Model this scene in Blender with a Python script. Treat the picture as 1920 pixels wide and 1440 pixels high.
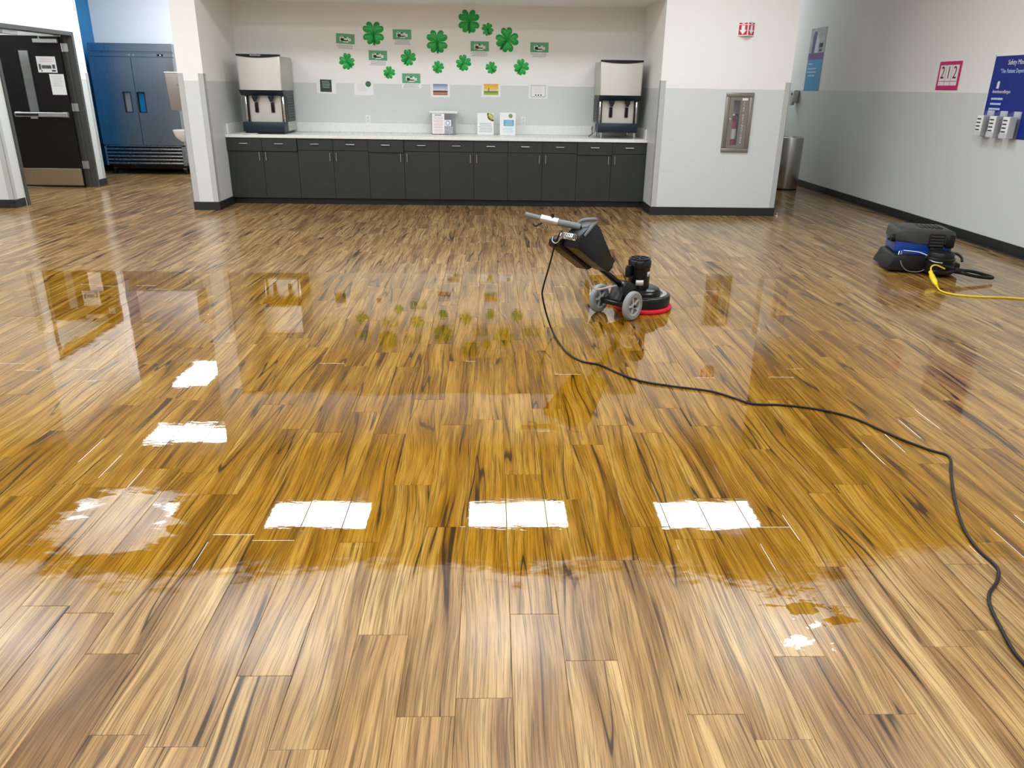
import bpy, bmesh, math, random
from mathutils import Vector, Matrix

for o in list(bpy.data.objects):
    bpy.data.objects.remove(o, do_unlink=True)
scene = bpy.context.scene
COL = scene.collection
rnd = random.Random(7)
PI = math.pi

# ------------------------------------------------------------------ camera, world, exposure
F_PX, PITCH, ROLL, YAW, EYE = 1428.8, math.radians(21.374), math.radians(.883), math.radians(1.787), 1.53
cam_data = bpy.data.cameras.new('camera')
cam_data.sensor_width = 36.0
cam_data.lens = 36.0 * F_PX / 1920.0
cam_data.clip_start = .05
cam_data.clip_end = 100
cam = bpy.data.objects.new('camera', cam_data)
COL.objects.link(cam)
_cp, _sp, _cr, _sr, _cy, _sy = math.cos(PITCH), math.sin(PITCH), math.cos(ROLL), math.sin(ROLL), math.cos(YAW), math.sin(YAW)
fwd = Vector((0, _cp, -_sp)); down = Vector((0, -_sp, -_cp)); ex = Vector((1, 0, 0))
right = ex * _cr - down * _sr
dwn = ex * _sr + down * _cr
def _yaw(v): return Vector((_cy * v.x + _sy * v.y, -_sy * v.x + _cy * v.y, v.z))
right, dwn, fwd = _yaw(right), _yaw(dwn), _yaw(fwd)
M = Matrix((right, -dwn, -fwd)).transposed().to_4x4()
M.translation = (0, 0, EYE)
cam.matrix_world = M
scene.camera = cam

world = bpy.data.worlds.new('world')
scene.world = world
world.use_nodes = True
world.node_tree.nodes['Background'].inputs[0].default_value = (.8, .85, .9, 1)
world.node_tree.nodes['Background'].inputs[1].default_value = .05
vs = scene.view_settings
vs.view_transform = 'Standard'
vs.look = 'None'
vs.gamma = 1
vs.use_curve_mapping = False
vs.exposure = 0.62
LAMP = 11.0            # emission of the ceiling panels

# ------------------------------------------------------------------ dimensions
YC, YB = 9.95, 11.30           # pillar fronts, alcove back wall
XA, XB = -3.45, 2.07           # alcove side walls
XA0, XB1 = -3.755, 3.67        # pillar outer faces
XW, XL = 5.31, -6.0            # right wall, left door wall
CH, SOF, PAINT = 3.40, 2.52, 1.53
CT = .892                      # counter top

# ------------------------------------------------------------------ helpers
def lin(r, g, b):
    f = lambda c: (c / 255 / 12.92) if c / 255 <= .04045 else ((c / 255 + .055) / 1.055) ** 2.4
    return (f(r), f(g), f(b), 1)

class NT:
    def __init__(s, name):
        s.m = bpy.data.materials.new(name); s.m.use_nodes = True
        s.t = s.m.node_tree; s.b = s.t.nodes['Principled BSDF']
    def n(s, typ, **kw):
        nd = s.t.nodes.new(typ)
        for k, v in kw.items(): setattr(nd, k, v)
        return nd
    def l(s, a, b): s.t.links.new(a, b)
    def inp(s, sock, v):
        if isinstance(v, bpy.types.NodeSocket): s.l(v, sock)
        else: sock.default_value = v
    def math(s, op, a, b=0.0, c=None, clamp=False):
        nd = s.n('ShaderNodeMath', operation=op, use_clamp=clamp)
        s.inp(nd.inputs[0], a); s.inp(nd.inputs[1], b)
        if c is not None: s.inp(nd.inputs[2], c)
        return nd.outputs[0]
    def sstep(s, v, lo, hi, a=0.0, b=1.0):
        nd = s.n('ShaderNodeMapRange', interpolation_type='SMOOTHSTEP')
        s.inp(nd.inputs['Value'], v)
        for k, x in (('From Min', lo), ('From Max', hi), ('To Min', a), ('To Max', b)): s.inp(nd.inputs[k], x)
        return nd.outputs['Result']
    def mix(s, f, a, b, typ='MIX'):
        nd = s.n('ShaderNodeMix', data_type='RGBA', blend_type=typ)
        s.inp(nd.inputs[0], f); s.inp(nd.inputs[6], a); s.inp(nd.inputs[7], b)
        return nd.outputs[2]
    def mixf(s, f, a, b):
        nd = s.n('ShaderNodeMix', data_type='FLOAT')
        s.inp(nd.inputs[0], f); s.inp(nd.inputs[2], a); s.inp(nd.inputs[3], b)
        return nd.outputs[0]
    def noise(s, vec, scale=(1, 1, 1), sc=1.0, detail=2.0, dist=0.0, rough=.5):
        mp = s.n('ShaderNodeMapping'); s.l(vec, mp.inputs['Vector']); mp.inputs['Scale'].default_value = scale
        nd = s.n('ShaderNodeTexNoise'); s.l(mp.outputs[0], nd.inputs['Vector'])
        nd.inputs['Scale'].default_value = sc; nd.inputs['Detail'].default_value = detail
        nd.inputs['Distortion'].default_value = dist; nd.inputs['Roughness'].default_value = rough
        return nd.outputs['Fac']
    def ramp(s, f, stops):
        nd = s.n('ShaderNodeValToRGB'); s.l(f, nd.inputs[0]); e = nd.color_ramp.elements
        while len(e) < len(stops): e.new(.5)
        for el, (p, c) in zip(e, stops): el.position = p; el.color = c
        return nd.outputs[0]
    def bump(s, h, dist, strength=1.0, normal=None):
        nd = s.n('ShaderNodeBump'); s.l(h, nd.inputs['Height']); nd.inputs['Distance'].default_value = dist
        nd.inputs['Strength'].default_value = strength
        if normal is not None: s.l(normal, nd.inputs['Normal'])
        return nd.outputs['Normal']

MATS = {}
def mat(name, rgb=None, rough=.5, metal=0.0, var=.04, scale=(1, 1, 1), sc=30.0, spec=.5, bump=0.0, coat=0.0, rvar=.06):
    """plain procedural surface: colour with a little noise in it, noisy gloss, optional fine relief"""
    if name in MATS: return MATS[name]
    t = NT(name); c = lin(*rgb)
    tc = t.n('ShaderNodeTexCoord')
    nz = t.noise(tc.outputs['Object'], scale, sc, 3)
    dk = tuple(x * (1 - var * 2) for x in c[:3]) + (1,)
    lt = tuple(min(1, x * (1 + var * 2)) for x in c[:3]) + (1,)
    t.l(t.mix(nz, dk, lt), t.b.inputs['Base Color'])
    t.l(t.sstep(nz, .2, .8, max(.02, rough - rvar), min(1, rough + rvar)), t.b.inputs['Roughness'])
    t.b.inputs['Metallic'].default_value = metal
    t.b.inputs['Specular IOR Level'].default_value = spec
    t.b.inputs['Coat Weight'].default_value = coat
    if bump: t.l(t.bump(nz, bump), t.b.inputs['Normal'])
    MATS[name] = t.m
    return t.m

def wall_mat(name, up, low, line=PAINT):
    t = NT(name)
    g = t.n('ShaderNodeNewGeometry'); sp = t.n('ShaderNodeSeparateXYZ'); t.l(g.outputs['Position'], sp.inputs[0])
    nz = t.noise(g.outputs['Position'], (1, 1, 1), 140, 1)
    big = t.noise(g.outputs['Position'], (1, 1, 1), .9, 1)
    k = t.math('GREATER_THAN', sp.outputs['Z'], line)
    c = t.mix(k, lin(*low), lin(*up))
    c = t.mix(t.sstep(big, .35, .7, 0, .05), c, (.55, .54, .5, 1))
    t.l(c, t.b.inputs['Base Color'])
    t.l(t.mixf(k, .34, .5), t.b.inputs['Roughness'])
    t.b.inputs['Specular IOR Level'].default_value = .35
    t.l(t.bump(nz, .0006), t.b.inputs['Normal'])
    return t.m

def emit_mat(name, rgb, strength, front=True):
    t = NT(name)
    t.b.inputs['Base Color'].default_value = (.8, .8, .8, 1)
    t.b.inputs['Emission Color'].default_value = rgb
    t.b.inputs['Emission Strength'].default_value = strength
    t.m.cycles.emission_sampling = 'FRONT' if front else 'NONE'
    return t.m

class MB:
    """collects shapes, then links them as ONE mesh object"""
    def __init__(s): s.bm = bmesh.new()
    def _xf(s, vs, m):
        if m is not None: bmesh.ops.transform(s.bm, matrix=m, verts=vs)
    def box(s, x0, x1, y0, y1, z0, z1, bev=0.0, seg=2, m=None):
        r = bmesh.ops.create_cube(s.bm, size=1)
        vs = r['verts']
        for v in vs:
            v.co = Vector((x0 + (v.co.x + .5) * (x1 - x0), y0 + (v.co.y + .5) * (y1 - y0), z0 + (v.co.z + .5) * (z1 - z0)))
        if bev:
            es = list({e for v in vs for e in v.link_edges})
            rb = bmesh.ops.bevel(s.bm, geom=es, offset=bev, segments=seg, affect='EDGES', profile=.5)
            vs = list({v for f in rb['faces'] for v in f.verts} | {v for v in vs if v.is_valid})
        s._xf(vs, m); return s
    def lathe(s, prof, seg=32, axis='Z', c=(0, 0, 0), m=None, closed=False):
        """prof: (radius, height) pairs spun about an axis through c"""
        rings = []; allv = []
        for r, h in prof:
            ring = []
            if r < 1e-6:
                ring = [s.bm.verts.new((0, 0, h))]
            else:
                for i in range(seg):
                    a = 2 * PI * i / seg
                    ring.append(s.bm.verts.new((r * math.cos(a), r * math.sin(a), h)))
            rings.append(ring); allv += ring
        pairs = list(zip(rings, rings[1:])) + ([(rings[-1], rings[0])] if closed else [])
        for a, b in pairs:
            for i in range(seg):
                j = (i + 1) % seg
                if len(a) == 1 and len(b) == 1: continue
                if len(a) == 1: s.bm.faces.new((a[0], b[i], b[j]))
                elif len(b) == 1: s.bm.faces.new((a[i], a[j], b[0]))
                else: s.bm.faces.new((a[i], a[j], b[j], b[i]))
        if not closed:
            for ring in (rings[0], rings[-1]):
                if len(ring) > 1:
                    try: s.bm.faces.new(ring)
                    except ValueError: pass
        R = {'Z': Matrix(), 'X': Matrix.Rotation(PI / 2, 4, 'Y'), 'Y': Matrix.Rotation(-PI / 2, 4, 'X')}[axis]
        mm = Matrix.Translation(c) @ R
        if m is not None: mm = m @ mm
        s._xf(allv, mm); return s
    def cyl(s, r, h0, h1, seg=24, axis='Z', c=(0, 0, 0), bev=0.0, m=None):
        if bev: p = [(0, h0), (r - bev, h0), (r, h0 + bev), (r, h1 - bev), (r - bev, h1), (0, h1)]
        else: p = [(0, h0), (r, h0), (r, h1), (0, h1)]
        return s.lathe(p, seg, axis, c, m)
    def prism(s, poly, y0, y1, m=None, bev=0.0):
        """poly of (x, z) points extruded along y"""
        a = [s.bm.verts.new((x, y0, z)) for x, z in poly]; b = [s.bm.verts.new((x, y1, z)) for x, z in poly]
        n = len(poly); fs = []
        fs.append(s.bm.faces.new(a)); fs.append(s.bm.faces.new(b[::-1]))
        for i in range(n): fs.append(s.bm.faces.new((a[i], b[i], b[(i + 1) % n], a[(i + 1) % n])))
        vs = a + b
        if bev:
            es = list({e for f in fs for e in f.edges})
            rb = bmesh.ops.bevel(s.bm, geom=es, offset=bev, segments=2, affect='EDGES', profile=.5)
            vs = list({v for f in rb['faces'] for v in f.verts} | {v for v in vs if v.is_valid})
        s._xf(vs, m); return s
    def tube(s, pts, r, seg=8, smooth=6, closed=False, m=None):
        P = [Vector(p) for p in pts]
        if smooth and len(P) > 2:
            Q = []
            n = len(P)
            rng = range(n if closed else n - 1)
            for i in rng:
                p0 = P[i - 1] if (i > 0 or closed) else P[0] * 2 - P[1]
                p1, p2 = P[i], P[(i + 1) % n]
                p3 = P[(i + 2) % n] if (i + 2 < n or closed) else P[-1] * 2 - P[-2]
                for k in range(smooth):
                    t = k / smooth
                    Q.append(.5 * ((2 * p1) + (p2 - p0) * t + (2 * p0 - 5 * p1 + 4 * p2 - p3) * t * t + (3 * p1 - p0 - 3 * p2 + p3) * t ** 3))
            if not closed: Q.append(P[-1])
            P = Q
        rings = []; n = len(P)
        up = Vector((0, 0, 1)); prev = None
        for i, p in enumerate(P):
            a = P[i - 1] if (i > 0 or closed) else p
            b = P[(i + 1) % n] if (i < n - 1 or closed) else p
            d = (b - a).normalized()
            if prev is None:
                ref = up if abs(d.z) < .9 else Vector((1, 0, 0)); u = d.cross(ref).normalized()
            else:
                u = (prev - d * prev.dot(d)).normalized()
            prev = u; w = d.cross(u)
            rr = r[min(i * len(r) // n, len(r) - 1)] if isinstance(r, (list, tuple)) else r
            rings.append([s.bm.verts.new(p + (u * math.cos(2 * PI * k / seg) + w * math.sin(2 * PI * k / seg)) * rr) for k in range(seg)])
        for i in range(n if closed else n - 1):
            a, b = rings[i], rings[(i + 1) % n]
            for k in range(seg):
                j = (k + 1) % seg; s.bm.faces.new((a[k], a[j], b[j], b[k]))
        if not closed:
            s.bm.faces.new(rings[0][::-1]); s.bm.faces.new(rings[-1])
        s._xf([v for g in rings for v in g], m); return s
    def build(s, name, m, parent=None, smooth=True, loc=None):
        bmesh.ops.recalc_face_normals(s.bm, faces=s.bm.faces)
        me = bpy.data.meshes.new(name); s.bm.to_mesh(me); s.bm.free()
        return link_mesh(name, me, m, parent, smooth, loc)

def link_mesh(name, me, m, parent=None, smooth=True, loc=None):
    if m is not None and not me.materials: me.materials.append(m)
    if smooth:
        for p in me.polygons: p.use_smooth = True
        try: me.set_sharp_from_angle(angle=math.radians(35))
        except Exception: pass
    o = bpy.data.objects.new(name, me); COL.objects.link(o)
    if parent is not None: o.parent = parent
    if loc is not None: o.location = loc
    return o

def tag(o, label=None, cat=None, group=None, kind=None):
    if label: o['label'] = label
    if cat: o['category'] = cat
    if group: o['group'] = group
    if kind: o['kind'] = kind
    return o
def thing(name, label, cat, loc=(0, 0, 0), rz=0, group=None):
    o = bpy.data.objects.new(name, None); o.empty_display_size = .1; COL.objects.link(o)
    o.location = loc; o.rotation_euler = (0, 0, rz)
    return tag(o, label, cat, group)
def struct(name, mb, m, label=None, smooth=False):
    return tag(mb.build(name, m, smooth=smooth), label, None, None, 'structure')
def copy_tree(o, parent=None):
    c = o.copy(); COL.objects.link(c); c.parent = parent
    for ch in list(o.children): copy_tree(ch, c)
    return c
def text_mesh(body, size, ext=.0006, align='CENTER', sx=1.0, vertical=False, space=1.0):
    """lettering standing in the local x-z plane, facing -y, centred on the origin"""
    cu = bpy.data.curves.new('t', 'FONT'); cu.body = body; cu.size = size; cu.extrude = ext
    cu.align_x = align; cu.align_y = 'CENTER'; cu.resolution_u = 3; cu.space_character = space
    ob = bpy.data.objects.new('t', cu); COL.objects.link(ob)
    bpy.context.view_layer.update()
    me = bpy.data.meshes.new_from_object(ob.evaluated_get(bpy.context.evaluated_depsgraph_get()))
    bpy.data.objects.remove(ob); bpy.data.curves.remove(cu)
    me.materials.clear()
    me.transform(Matrix.Rotation(PI / 2, 4, 'X') @ Matrix.Diagonal((sx, 1, 1, 1)))
    return me
def lettering(name, body, size, m, parent, loc, **kw):
    return link_mesh(name, text_mesh(body, size, **kw), m, parent, False, loc)

# ------------------------------------------------------------------ materials of the room
M_WALL = wall_mat('two_tone_wall_paint', (246, 245, 242), (218, 222, 219))
M_WHITE = mat('white_wall_paint', (238, 238, 236), .55, var=.01)
M_HALLW = mat('pale_blue_white_paint', (238, 238, 240), .5, var=.01)
M_BLUEW = mat('blue_accent_paint', (0, 118, 178), .4, var=.03)
M_CEIL = mat('ceiling_tile_white', (214, 212, 206), .9, var=.03, sc=60, bump=.001)
M_BASE = mat('black_rubber_baseboard', (32, 35, 35), .45, var=.05)
M_GUARD = mat('grey_vinyl_guard', (188, 190, 187), .4, var=.02)
M_SUB = mat('dark_joint', (52, 38, 24), .8)
M_CHROME = mat('chrome', (215, 215, 215), .15, 1.0, var=.02)
M_STEEL = mat('brushed_stainless', (200, 198, 192), .26, 1.0, var=.05, scale=(60, 60, 1.5), sc=4)
M_ALU = mat('satin_aluminium', (190, 190, 188), .35, .9, var=.03)
M_BLK = mat('black_plastic', (15, 15, 17), .42, var=.08, spec=.35)
M_BLK2 = mat('black_gloss_paint', (10, 10, 12), .25, var=.08, spec=.4)
M_NAVY = mat('navy_plastic', (14, 32, 46), .4, var=.06)
M_PAPER = mat('white_paper', (243, 243, 243), .7, var=.01)
M_INK = mat('grey_ink', (150, 150, 158), .7)
M_DINK = mat('dark_ink', (45, 45, 48), .7)
M_WHT = mat('white_plastic', (236, 236, 232), .4, var=.015)

# ------------------------------------------------------------------ floor of wooden planks
PW, PL, PX0 = .1524, .9144, .065
KNOWN = {-8: 1.778, -7: 1.484, -5: 1.686, -4: 1.433, -3: 1.853, -2: 1.535, 0: 1.945, 1: 1.738, 2: 2.234, 3: 1.534, 5: 1.749, 6: 1.53, 7: 2.191, 8: 1.787}

def wood_material(name, use_attr):
    t = NT(name)
    g = t.n('ShaderNodeNewGeometry'); pos = g.outputs['Position']
    if use_attr:
        at = t.n('ShaderNodeAttribute', attribute_name='plank_random'); r = at.outputs['Fac']
    else:
        r = t.n('ShaderNodeObjectInfo').outputs['Random']
    cx = t.n('ShaderNodeCombineXYZ')
    t.l(t.math('MULTIPLY', r, 37.3), cx.inputs[0]); t.l(t.math('MULTIPLY', r, 91.7), cx.inputs[1]); t.l(t.math('MULTIPLY', r, 53.1), cx.inputs[2])
    va = t.n('ShaderNodeVectorMath', operation='ADD'); t.l(pos, va.inputs[0]); t.l(cx.outputs[0], va.inputs[1]); q = va.outputs[0]
    # slow waviness that bends the grain sideways
    wv = t.noise(q, (1.6, 1.1, 1), 1.0, 1)
    cw = t.n('ShaderNodeCombineXYZ'); t.l(t.math('MULTIPLY', t.math('SUBTRACT', wv, .5), .10), cw.inputs[0])
    vb = t.n('ShaderNodeVectorMath', operation='ADD'); t.l(q, vb.inputs[0]); t.l(cw.outputs[0], vb.inputs[1]); qw = vb.outputs[0]
    n1 = t.noise(qw, (16, 1.0, 1), 1.0, 3, .2)
    n2 = t.noise(qw, (260, 5.0, 1), 1.0, 2, .0, .6)
    n6 = t.noise(qw, (95, 2.0, 1), 1.0, 2, .0, .6)
    n3 = t.noise(qw, (9, .36, 1), 1.0, 1.8, .45)
    n4 = t.noise(qw, (60, 1.3, 1), 1.0, 3, .3)
    n5 = t.noise(q, (7, 2.0, 1), 1.0, 1.0)
    base = t.ramp(n1, [(.31, lin(106, 79, 50)), (.42, lin(141, 108, 68)), (.53, lin(162, 129, 85)), (.68, lin(185, 154, 105))])
    r2 = t.math('FRACT', t.math('MULTIPLY', r, 7.13)); r3 = t.math('FRACT', t.math('MULTIPLY', r, 17.7))
    base = t.mix(t.math('MULTIPLY', r2, .45), base, t.mix(1.0, base, lin(206, 188, 168), 'MULTIPLY'))
    base = t.mix(t.math('MULTIPLY', r3, .30), base, lin(176, 138, 84))
    # fine fibres
    fib = t.math('MULTIPLY', t.sstep(n2, .30, .54, .58, 1.10), t.sstep(n6, .30, .47, .60, 1.06))
    hsv = t.n('ShaderNodeHueSaturation'); t.l(base, hsv.inputs['Color']); t.l(fib, hsv.inputs['Value'])
    base = hsv.outputs[0]
    hair = t.noise(qw, (430, 4.5, 1), 1.0, 1)
    base = t.mix(t.math('MULTIPLY', t.sstep(hair, .60, .66), .55), base, lin(70, 50, 32))
    # brown streaks
    base = t.mix(t.math('MULTIPLY', t.sstep(n4, .56, .68), .5), base, lin(88, 62, 38))
    # dark wandering veins
    d3 = t.math('ABSOLUTE', t.math('SUBTRACT', n3, .5))
    vein = t.math('MULTIPLY', t.sstep(d3, .003, .013, 1, 0), t.sstep(n5, .38, .55))
    wide = t.math('MULTIPLY', t.sstep(d3, .005, .05, 1, 0), .36)
    base = t.mix(wide, base, lin(112, 80, 50))
    base = t.mix(t.math('MULTIPLY', vein, .9), base, lin(44, 34, 27))
    # wet finish: a sheet of water and stripper with ragged edges, dry round it
    sp = t.n('ShaderNodeSeparateXYZ'); t.l(pos, sp.inputs[0]); X, Y = sp.outputs[0], sp.outputs[1]
    e1 = t.noise(pos, (1.5, 1.5, 1), 1.0, 1); e2 = t.noise(pos, (4, 11, 1), 1.0, 3, .6); e3 = t.noise(pos, (16, 30, 1), 1.0, 3, .8, .6)
    yw = t.math('ADD', Y, t.math('ADD', t.math('MULTIPLY', t.math('SUBTRACT', e1, .5), .45), t.math('ADD', t.math('MULTIPLY', t.math('SUBTRACT', e2, .5), .34), t.math('MULTIPLY', t.math('SUBTRACT', e3, .5), .30))))
    near = t.sstep(yw, 2.10, 2.26)
    yf = t.math('ADD', Y, t.math('MULTIPLY', t.math('SUBTRACT', e2, .5), .10))
    far = t.sstep(yf, 6.50, 6.56, 1, 0)
    def blob(bx, by, rad, soft, wob):
        dx = t.math('SUBTRACT', X, bx); dy = t.math('SUBTRACT', Y, by)
        d = t.math('SQRT', t.math('ADD', t.math('MULTIPLY', dx, dx), t.math('MULTIPLY', dy, dy)))
        d = t.math('ADD', d, t.math('ADD', t.math('MULTIPLY', t.math('SUBTRACT', e2, .5), wob), t.math('MULTIPLY', t.math('SUBTRACT', e3, .5), wob * .9)))
        return t.sstep(d, rad - soft, rad + soft, 1, 0)
    dryspot = t.math('SUBTRACT', 1.0, blob(-1.39, 2.50, .21, .05, .32))
    rightdry = t.sstep(X, 1.9, 3.0, 1.0, .4)
    wet = t.math('MULTIPLY', t.math('MULTIPLY', near, far), t.math('MULTIPLY', dryspot, rightdry))
    wet = t.math('MAXIMUM', wet, blob(1.0, 1.98, .08, .012, .5))
    wet = t.math('MAXIMUM', wet, blob(.93, 1.83, .025, .01, .22))
    wet = t.math('MAXIMUM', wet, t.math('MULTIPLY', blob(3.75, 6.35, .55, .2, .3), .6))
    hs2 = t.n('ShaderNodeHueSaturation'); t.l(base, hs2.inputs['Color'])
    hs2.inputs['Saturation'].default_value = 1.28; hs2.inputs['Value'].default_value = .86
    col = t.mix(t.math('MULTIPLY', wet, .9), base, hs2.outputs[0])
    t.l(col, t.b.inputs['Base Color'])
    dry_r = t.mixf(t.sstep(Y, 2.0, 6.0), .24, .19)
    scuff = t.noise(pos, (3, 3, 1), 1.0, 3)
    dry_r = t.math('ADD', dry_r, t.math('MULTIPLY', t.math('SUBTRACT', scuff, .5), .12))
    wr = t.math('ADD', .018, t.math('MULTIPLY', t.sstep(scuff, .52, .75), .05))
    t.l(t.mixf(wet, dry_r, wr), t.b.inputs['Roughness'])
    t.l(t.math('MULTIPLY', wet, .36), t.b.inputs['Coat Weight']); t.b.inputs['Coat Roughness'].default_value = .02; t.b.inputs['Coat IOR'].default_value = 1.5
    t.b.inputs['IOR'].default_value = 1.44
    w1 = t.noise(pos, (2.2, 5.5, 1), 1.0, 2)
    w2 = t.noise(pos, (20, 55, 1), 1.0, 2)
    h = t.math('ADD', w1, t.math('MULTIPLY', w2, .12))
    nb = t.bump(h, .00042); t.l(nb, t.b.inputs['Normal']); t.l(nb, t.b.inputs['Coat Normal'])
    return t.m
M_WOOD = wood_material('wood_plank_single', False)
M_WOODS = wood_material('wood_plank_field', True)

floor = struct('floor', MB().box(-10, XW, -7, 18, -.12, -.0045), M_SUB, 'wood plank floor, wet and glossy across the middle')
def col_offset(k):
    if k in KNOWN: return KNOWN[k] % PL
    return random.Random(k * 31 + 5).random() * PL
planks = []
k0, k1 = math.floor((-10 - PX0) / PW) + 1, math.floor((XW - PX0) / PW) - 1
for k in range(k0, k1 + 1):
    x0 = PX0 + k * PW; off = col_offset(k); j0 = math.floor((-7 - off) / PL) + 1
    y = off + j0 * PL
    while y + PL < 18: planks.append((x0, y)); y += PL
def cam_px(p):
    v = Vector(p) - Vector((0, 0, EYE)); d = v.dot(fwd)
    if d < .3: return None
    return 960 + F_PX * v.dot(right) / d, 720 + F_PX * v.dot(dwn) / d, d
def shown(pl):
    x, y = pl; best = 0
    for fx, fy in ((.5, .5), (0, 0), (1, 0), (0, 1), (1, 1), (.5, 0), (.5, 1)):
        c = cam_px((x + PW * fx, y + PL * fy, 0))
        if c and -5 < c[0] < 1925 and -5 < c[1] < 1445: best = max(best, 1 / c[2] ** 3)
    return best
order = sorted(planks, key=shown, reverse=True)
near_planks, field = order[:300], order[300:]
def plank_bm(bm, x0, y0, g=.0004, b=.0014, dep=.004):
    w, l = PW - g, PL - g
    ring = lambda i, z: [bm.verts.new((x0 + a, y0 + c, z)) for a, c in ((g + i, g + i), (w - i, g + i), (w - i, l - i), (g + i, l - i))]
    t_, m_, lo = ring(b, 0), ring(0, -b * .8), ring(0, -dep)
    fs = [bm.faces.new(t_)]
    for a, c in ((t_, m_), (m_, lo)):
        for i in range(4): fs.append(bm.faces.new((a[i], c[i], c[(i + 1) % 4], a[(i + 1) % 4])))
    return fs
bm = bmesh.new(); plank_bm(bm, -PW / 2, -PL / 2); bmesh.ops.recalc_face_normals(bm, faces=bm.faces)
pm = bpy.data.meshes.new('plank'); bm.to_mesh(pm); bm.free(); pm.materials.append(M_WOOD)
for x, y in near_planks:
    o = bpy.data.objects.new('plank', pm); COL.objects.link(o); o.parent = floor
    o.location = (x + PW / 2, y + PL / 2, -.0004)
    o.rotation_euler = (rnd.uniform(-1, 1) * .0006, rnd.uniform(-1, 1) * .0012, 0)
bm = bmesh.new(); rv = []
for x, y in field:
    v = rnd.random()
    rv += [v] * len(plank_bm(bm, x, y))
bm.normal_update()
fm = bpy.data.meshes.new('plank_field'); bm.to_mesh(fm); bm.free()
at = fm.attributes.new('plank_random', 'FLOAT', 'FACE'); at.data.foreach_set('value', rv)
ff = link_mesh('plank_field', fm, M_WOODS, floor, False); ff['kind'] = 'stuff'

# ------------------------------------------------------------------ walls and ceiling
struct('ceiling', MB().box(-10, 5.46, -7, 18, CH, CH + .1), M_CEIL, 'white tiled ceiling')
struct('wall_alcove_left', MB().box(XA0, XA, YC, 14.7, 0, CH), M_WALL, 'narrow two-tone pillar left of the counter alcove')
HX0, HX1, HZ0, HZ1, HD = 2.925, 3.205, .825, 1.455, .17     # recess for the extinguisher cabinet
mb = MB()
mb.box(XB, HX0, YC, YC + HD, 0, CH).box(HX1, XB1, YC, YC + HD, 0, CH).box(HX0, HX1, YC, YC + HD, 0, HZ0).box(HX0, HX1, YC, YC + HD, HZ1, CH)
mb.box(XB, XB1, YC + HD, 18, 0, CH)
struct('wall_alcove_right', mb, M_WALL, 'wide two-tone pillar right of the counter alcove')
struct('wall_back', MB().box(XA, XB, YB, YB + .15, 0, CH), M_WALL, 'white and grey back wall of the counter alcove')
struct('wall_header', MB().box(XA, XB, YC, YB, SOF, CH), M_WHITE, 'white header and soffit over the counter alcove')
struct('wall_right', MB().box(XW, XW + .15, -7, 18, 0, CH), M_WALL, 'long two-tone wall on the right')
DY0, DY1, DZ = 10.20, 12.14, 2.155
mb = MB().box(XL - .15, XL, YC, DY0, 0, CH).box(XL - .15, XL, DY1, 12.39, 0, CH).box(XL - .15, XL, DY0, DY1, DZ, CH)
struct('wall_left', mb, M_WALL, 'two-tone wall around the dark double doorway')
struct('wall_left_front', MB().box(-10, XL - .15, YC, YC + .15, 0, CH), M_WALL, 'two-tone wall left of the doorway')
struct('wall_vestibule', MB().box(-10, XL - .15, 12.24, 12.39, 0, CH), M_WALL, 'wall behind the open door')
struct('wall_hall_left', MB().box(-7.05, -6.9, 12.39, 14.85, 0, CH), M_BLUEW, 'blue wall beside the steel refrigerator')
struct('wall_hall_back', MB().box(-6.9, XA0, 14.7, 14.85, 0, CH), M_HALLW, 'pale wall behind the steel refrigerator')
struct('wall_corridor_end', MB().box(XB1, XW, 17.8, 18, 0, CH), M_WALL)
struct('wall_front', MB().box(-10, XW, -7.15, -7, 0, CH), M_WALL)
struct('wall_far_left', MB().box(-10.15, -10, -7, 12.39, 0, CH), M_WALL)

def baseboard(name, *boxes):
    mb = MB()
    for b in boxes: mb.box(*b, 0, .102, .003, 1)
    struct(name, mb, M_BASE, None)
T = .012
baseboard('baseboard_pillar_left', (XA0 - T, XA + T, YC - T, YC), (XA, XA + T, YC, 10.58), (XA0 - T, XA0, YC, 14.6))
baseboard('baseboard_pillar_right', (XB - T, XB1 + T, YC - T, YC), (XB - T, XB, YC, 10.58), (XB1, XB1 + T, YC, 17.7))
baseboard('baseboard_right', (XW - T, XW, -7, 17.7))
baseboard('baseboard_left', (XL, XL + T, YC - T, DY0 - .03), (XL, XL + T, DY1 + .03, 12.39 + T), (XL - .14, XL, 12.39, 12.39 + T), (-9.9, XL, YC - T, YC))
baseboard('baseboard_hall', (-6.9, -6.9 + T, 12.42, 14.7), (-6.9, XA0 - T, 14.7 - T, 14.7))

def guard(n, x, y, sx, sy):
    """L-shaped corner guard; sx, sy point into the two faces it covers"""
    a, th = .062, .006
    mb = MB()
    mb.box(*sorted((x - sx * th, x + sx * a)), *sorted((y - sy * th, y)), .102, 1.615, .002, 1)
    mb.box(*sorted((x - sx * th, x)), *sorted((y - sy * th, y + sy * a)), .102, 1.615, .002, 1)
    struct('trim_%d' % n, mb, M_GUARD)
guard(1, XA0, YC, 1, 1); guard(2, XA, YC, -1, 1); guard(3, XB, YC, 1, 1); guard(4, XB1, YC, -1, 1)
guard(5, XL, YC, -1, 1); guard(6, XL, 12.39, -1, -1)

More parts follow.
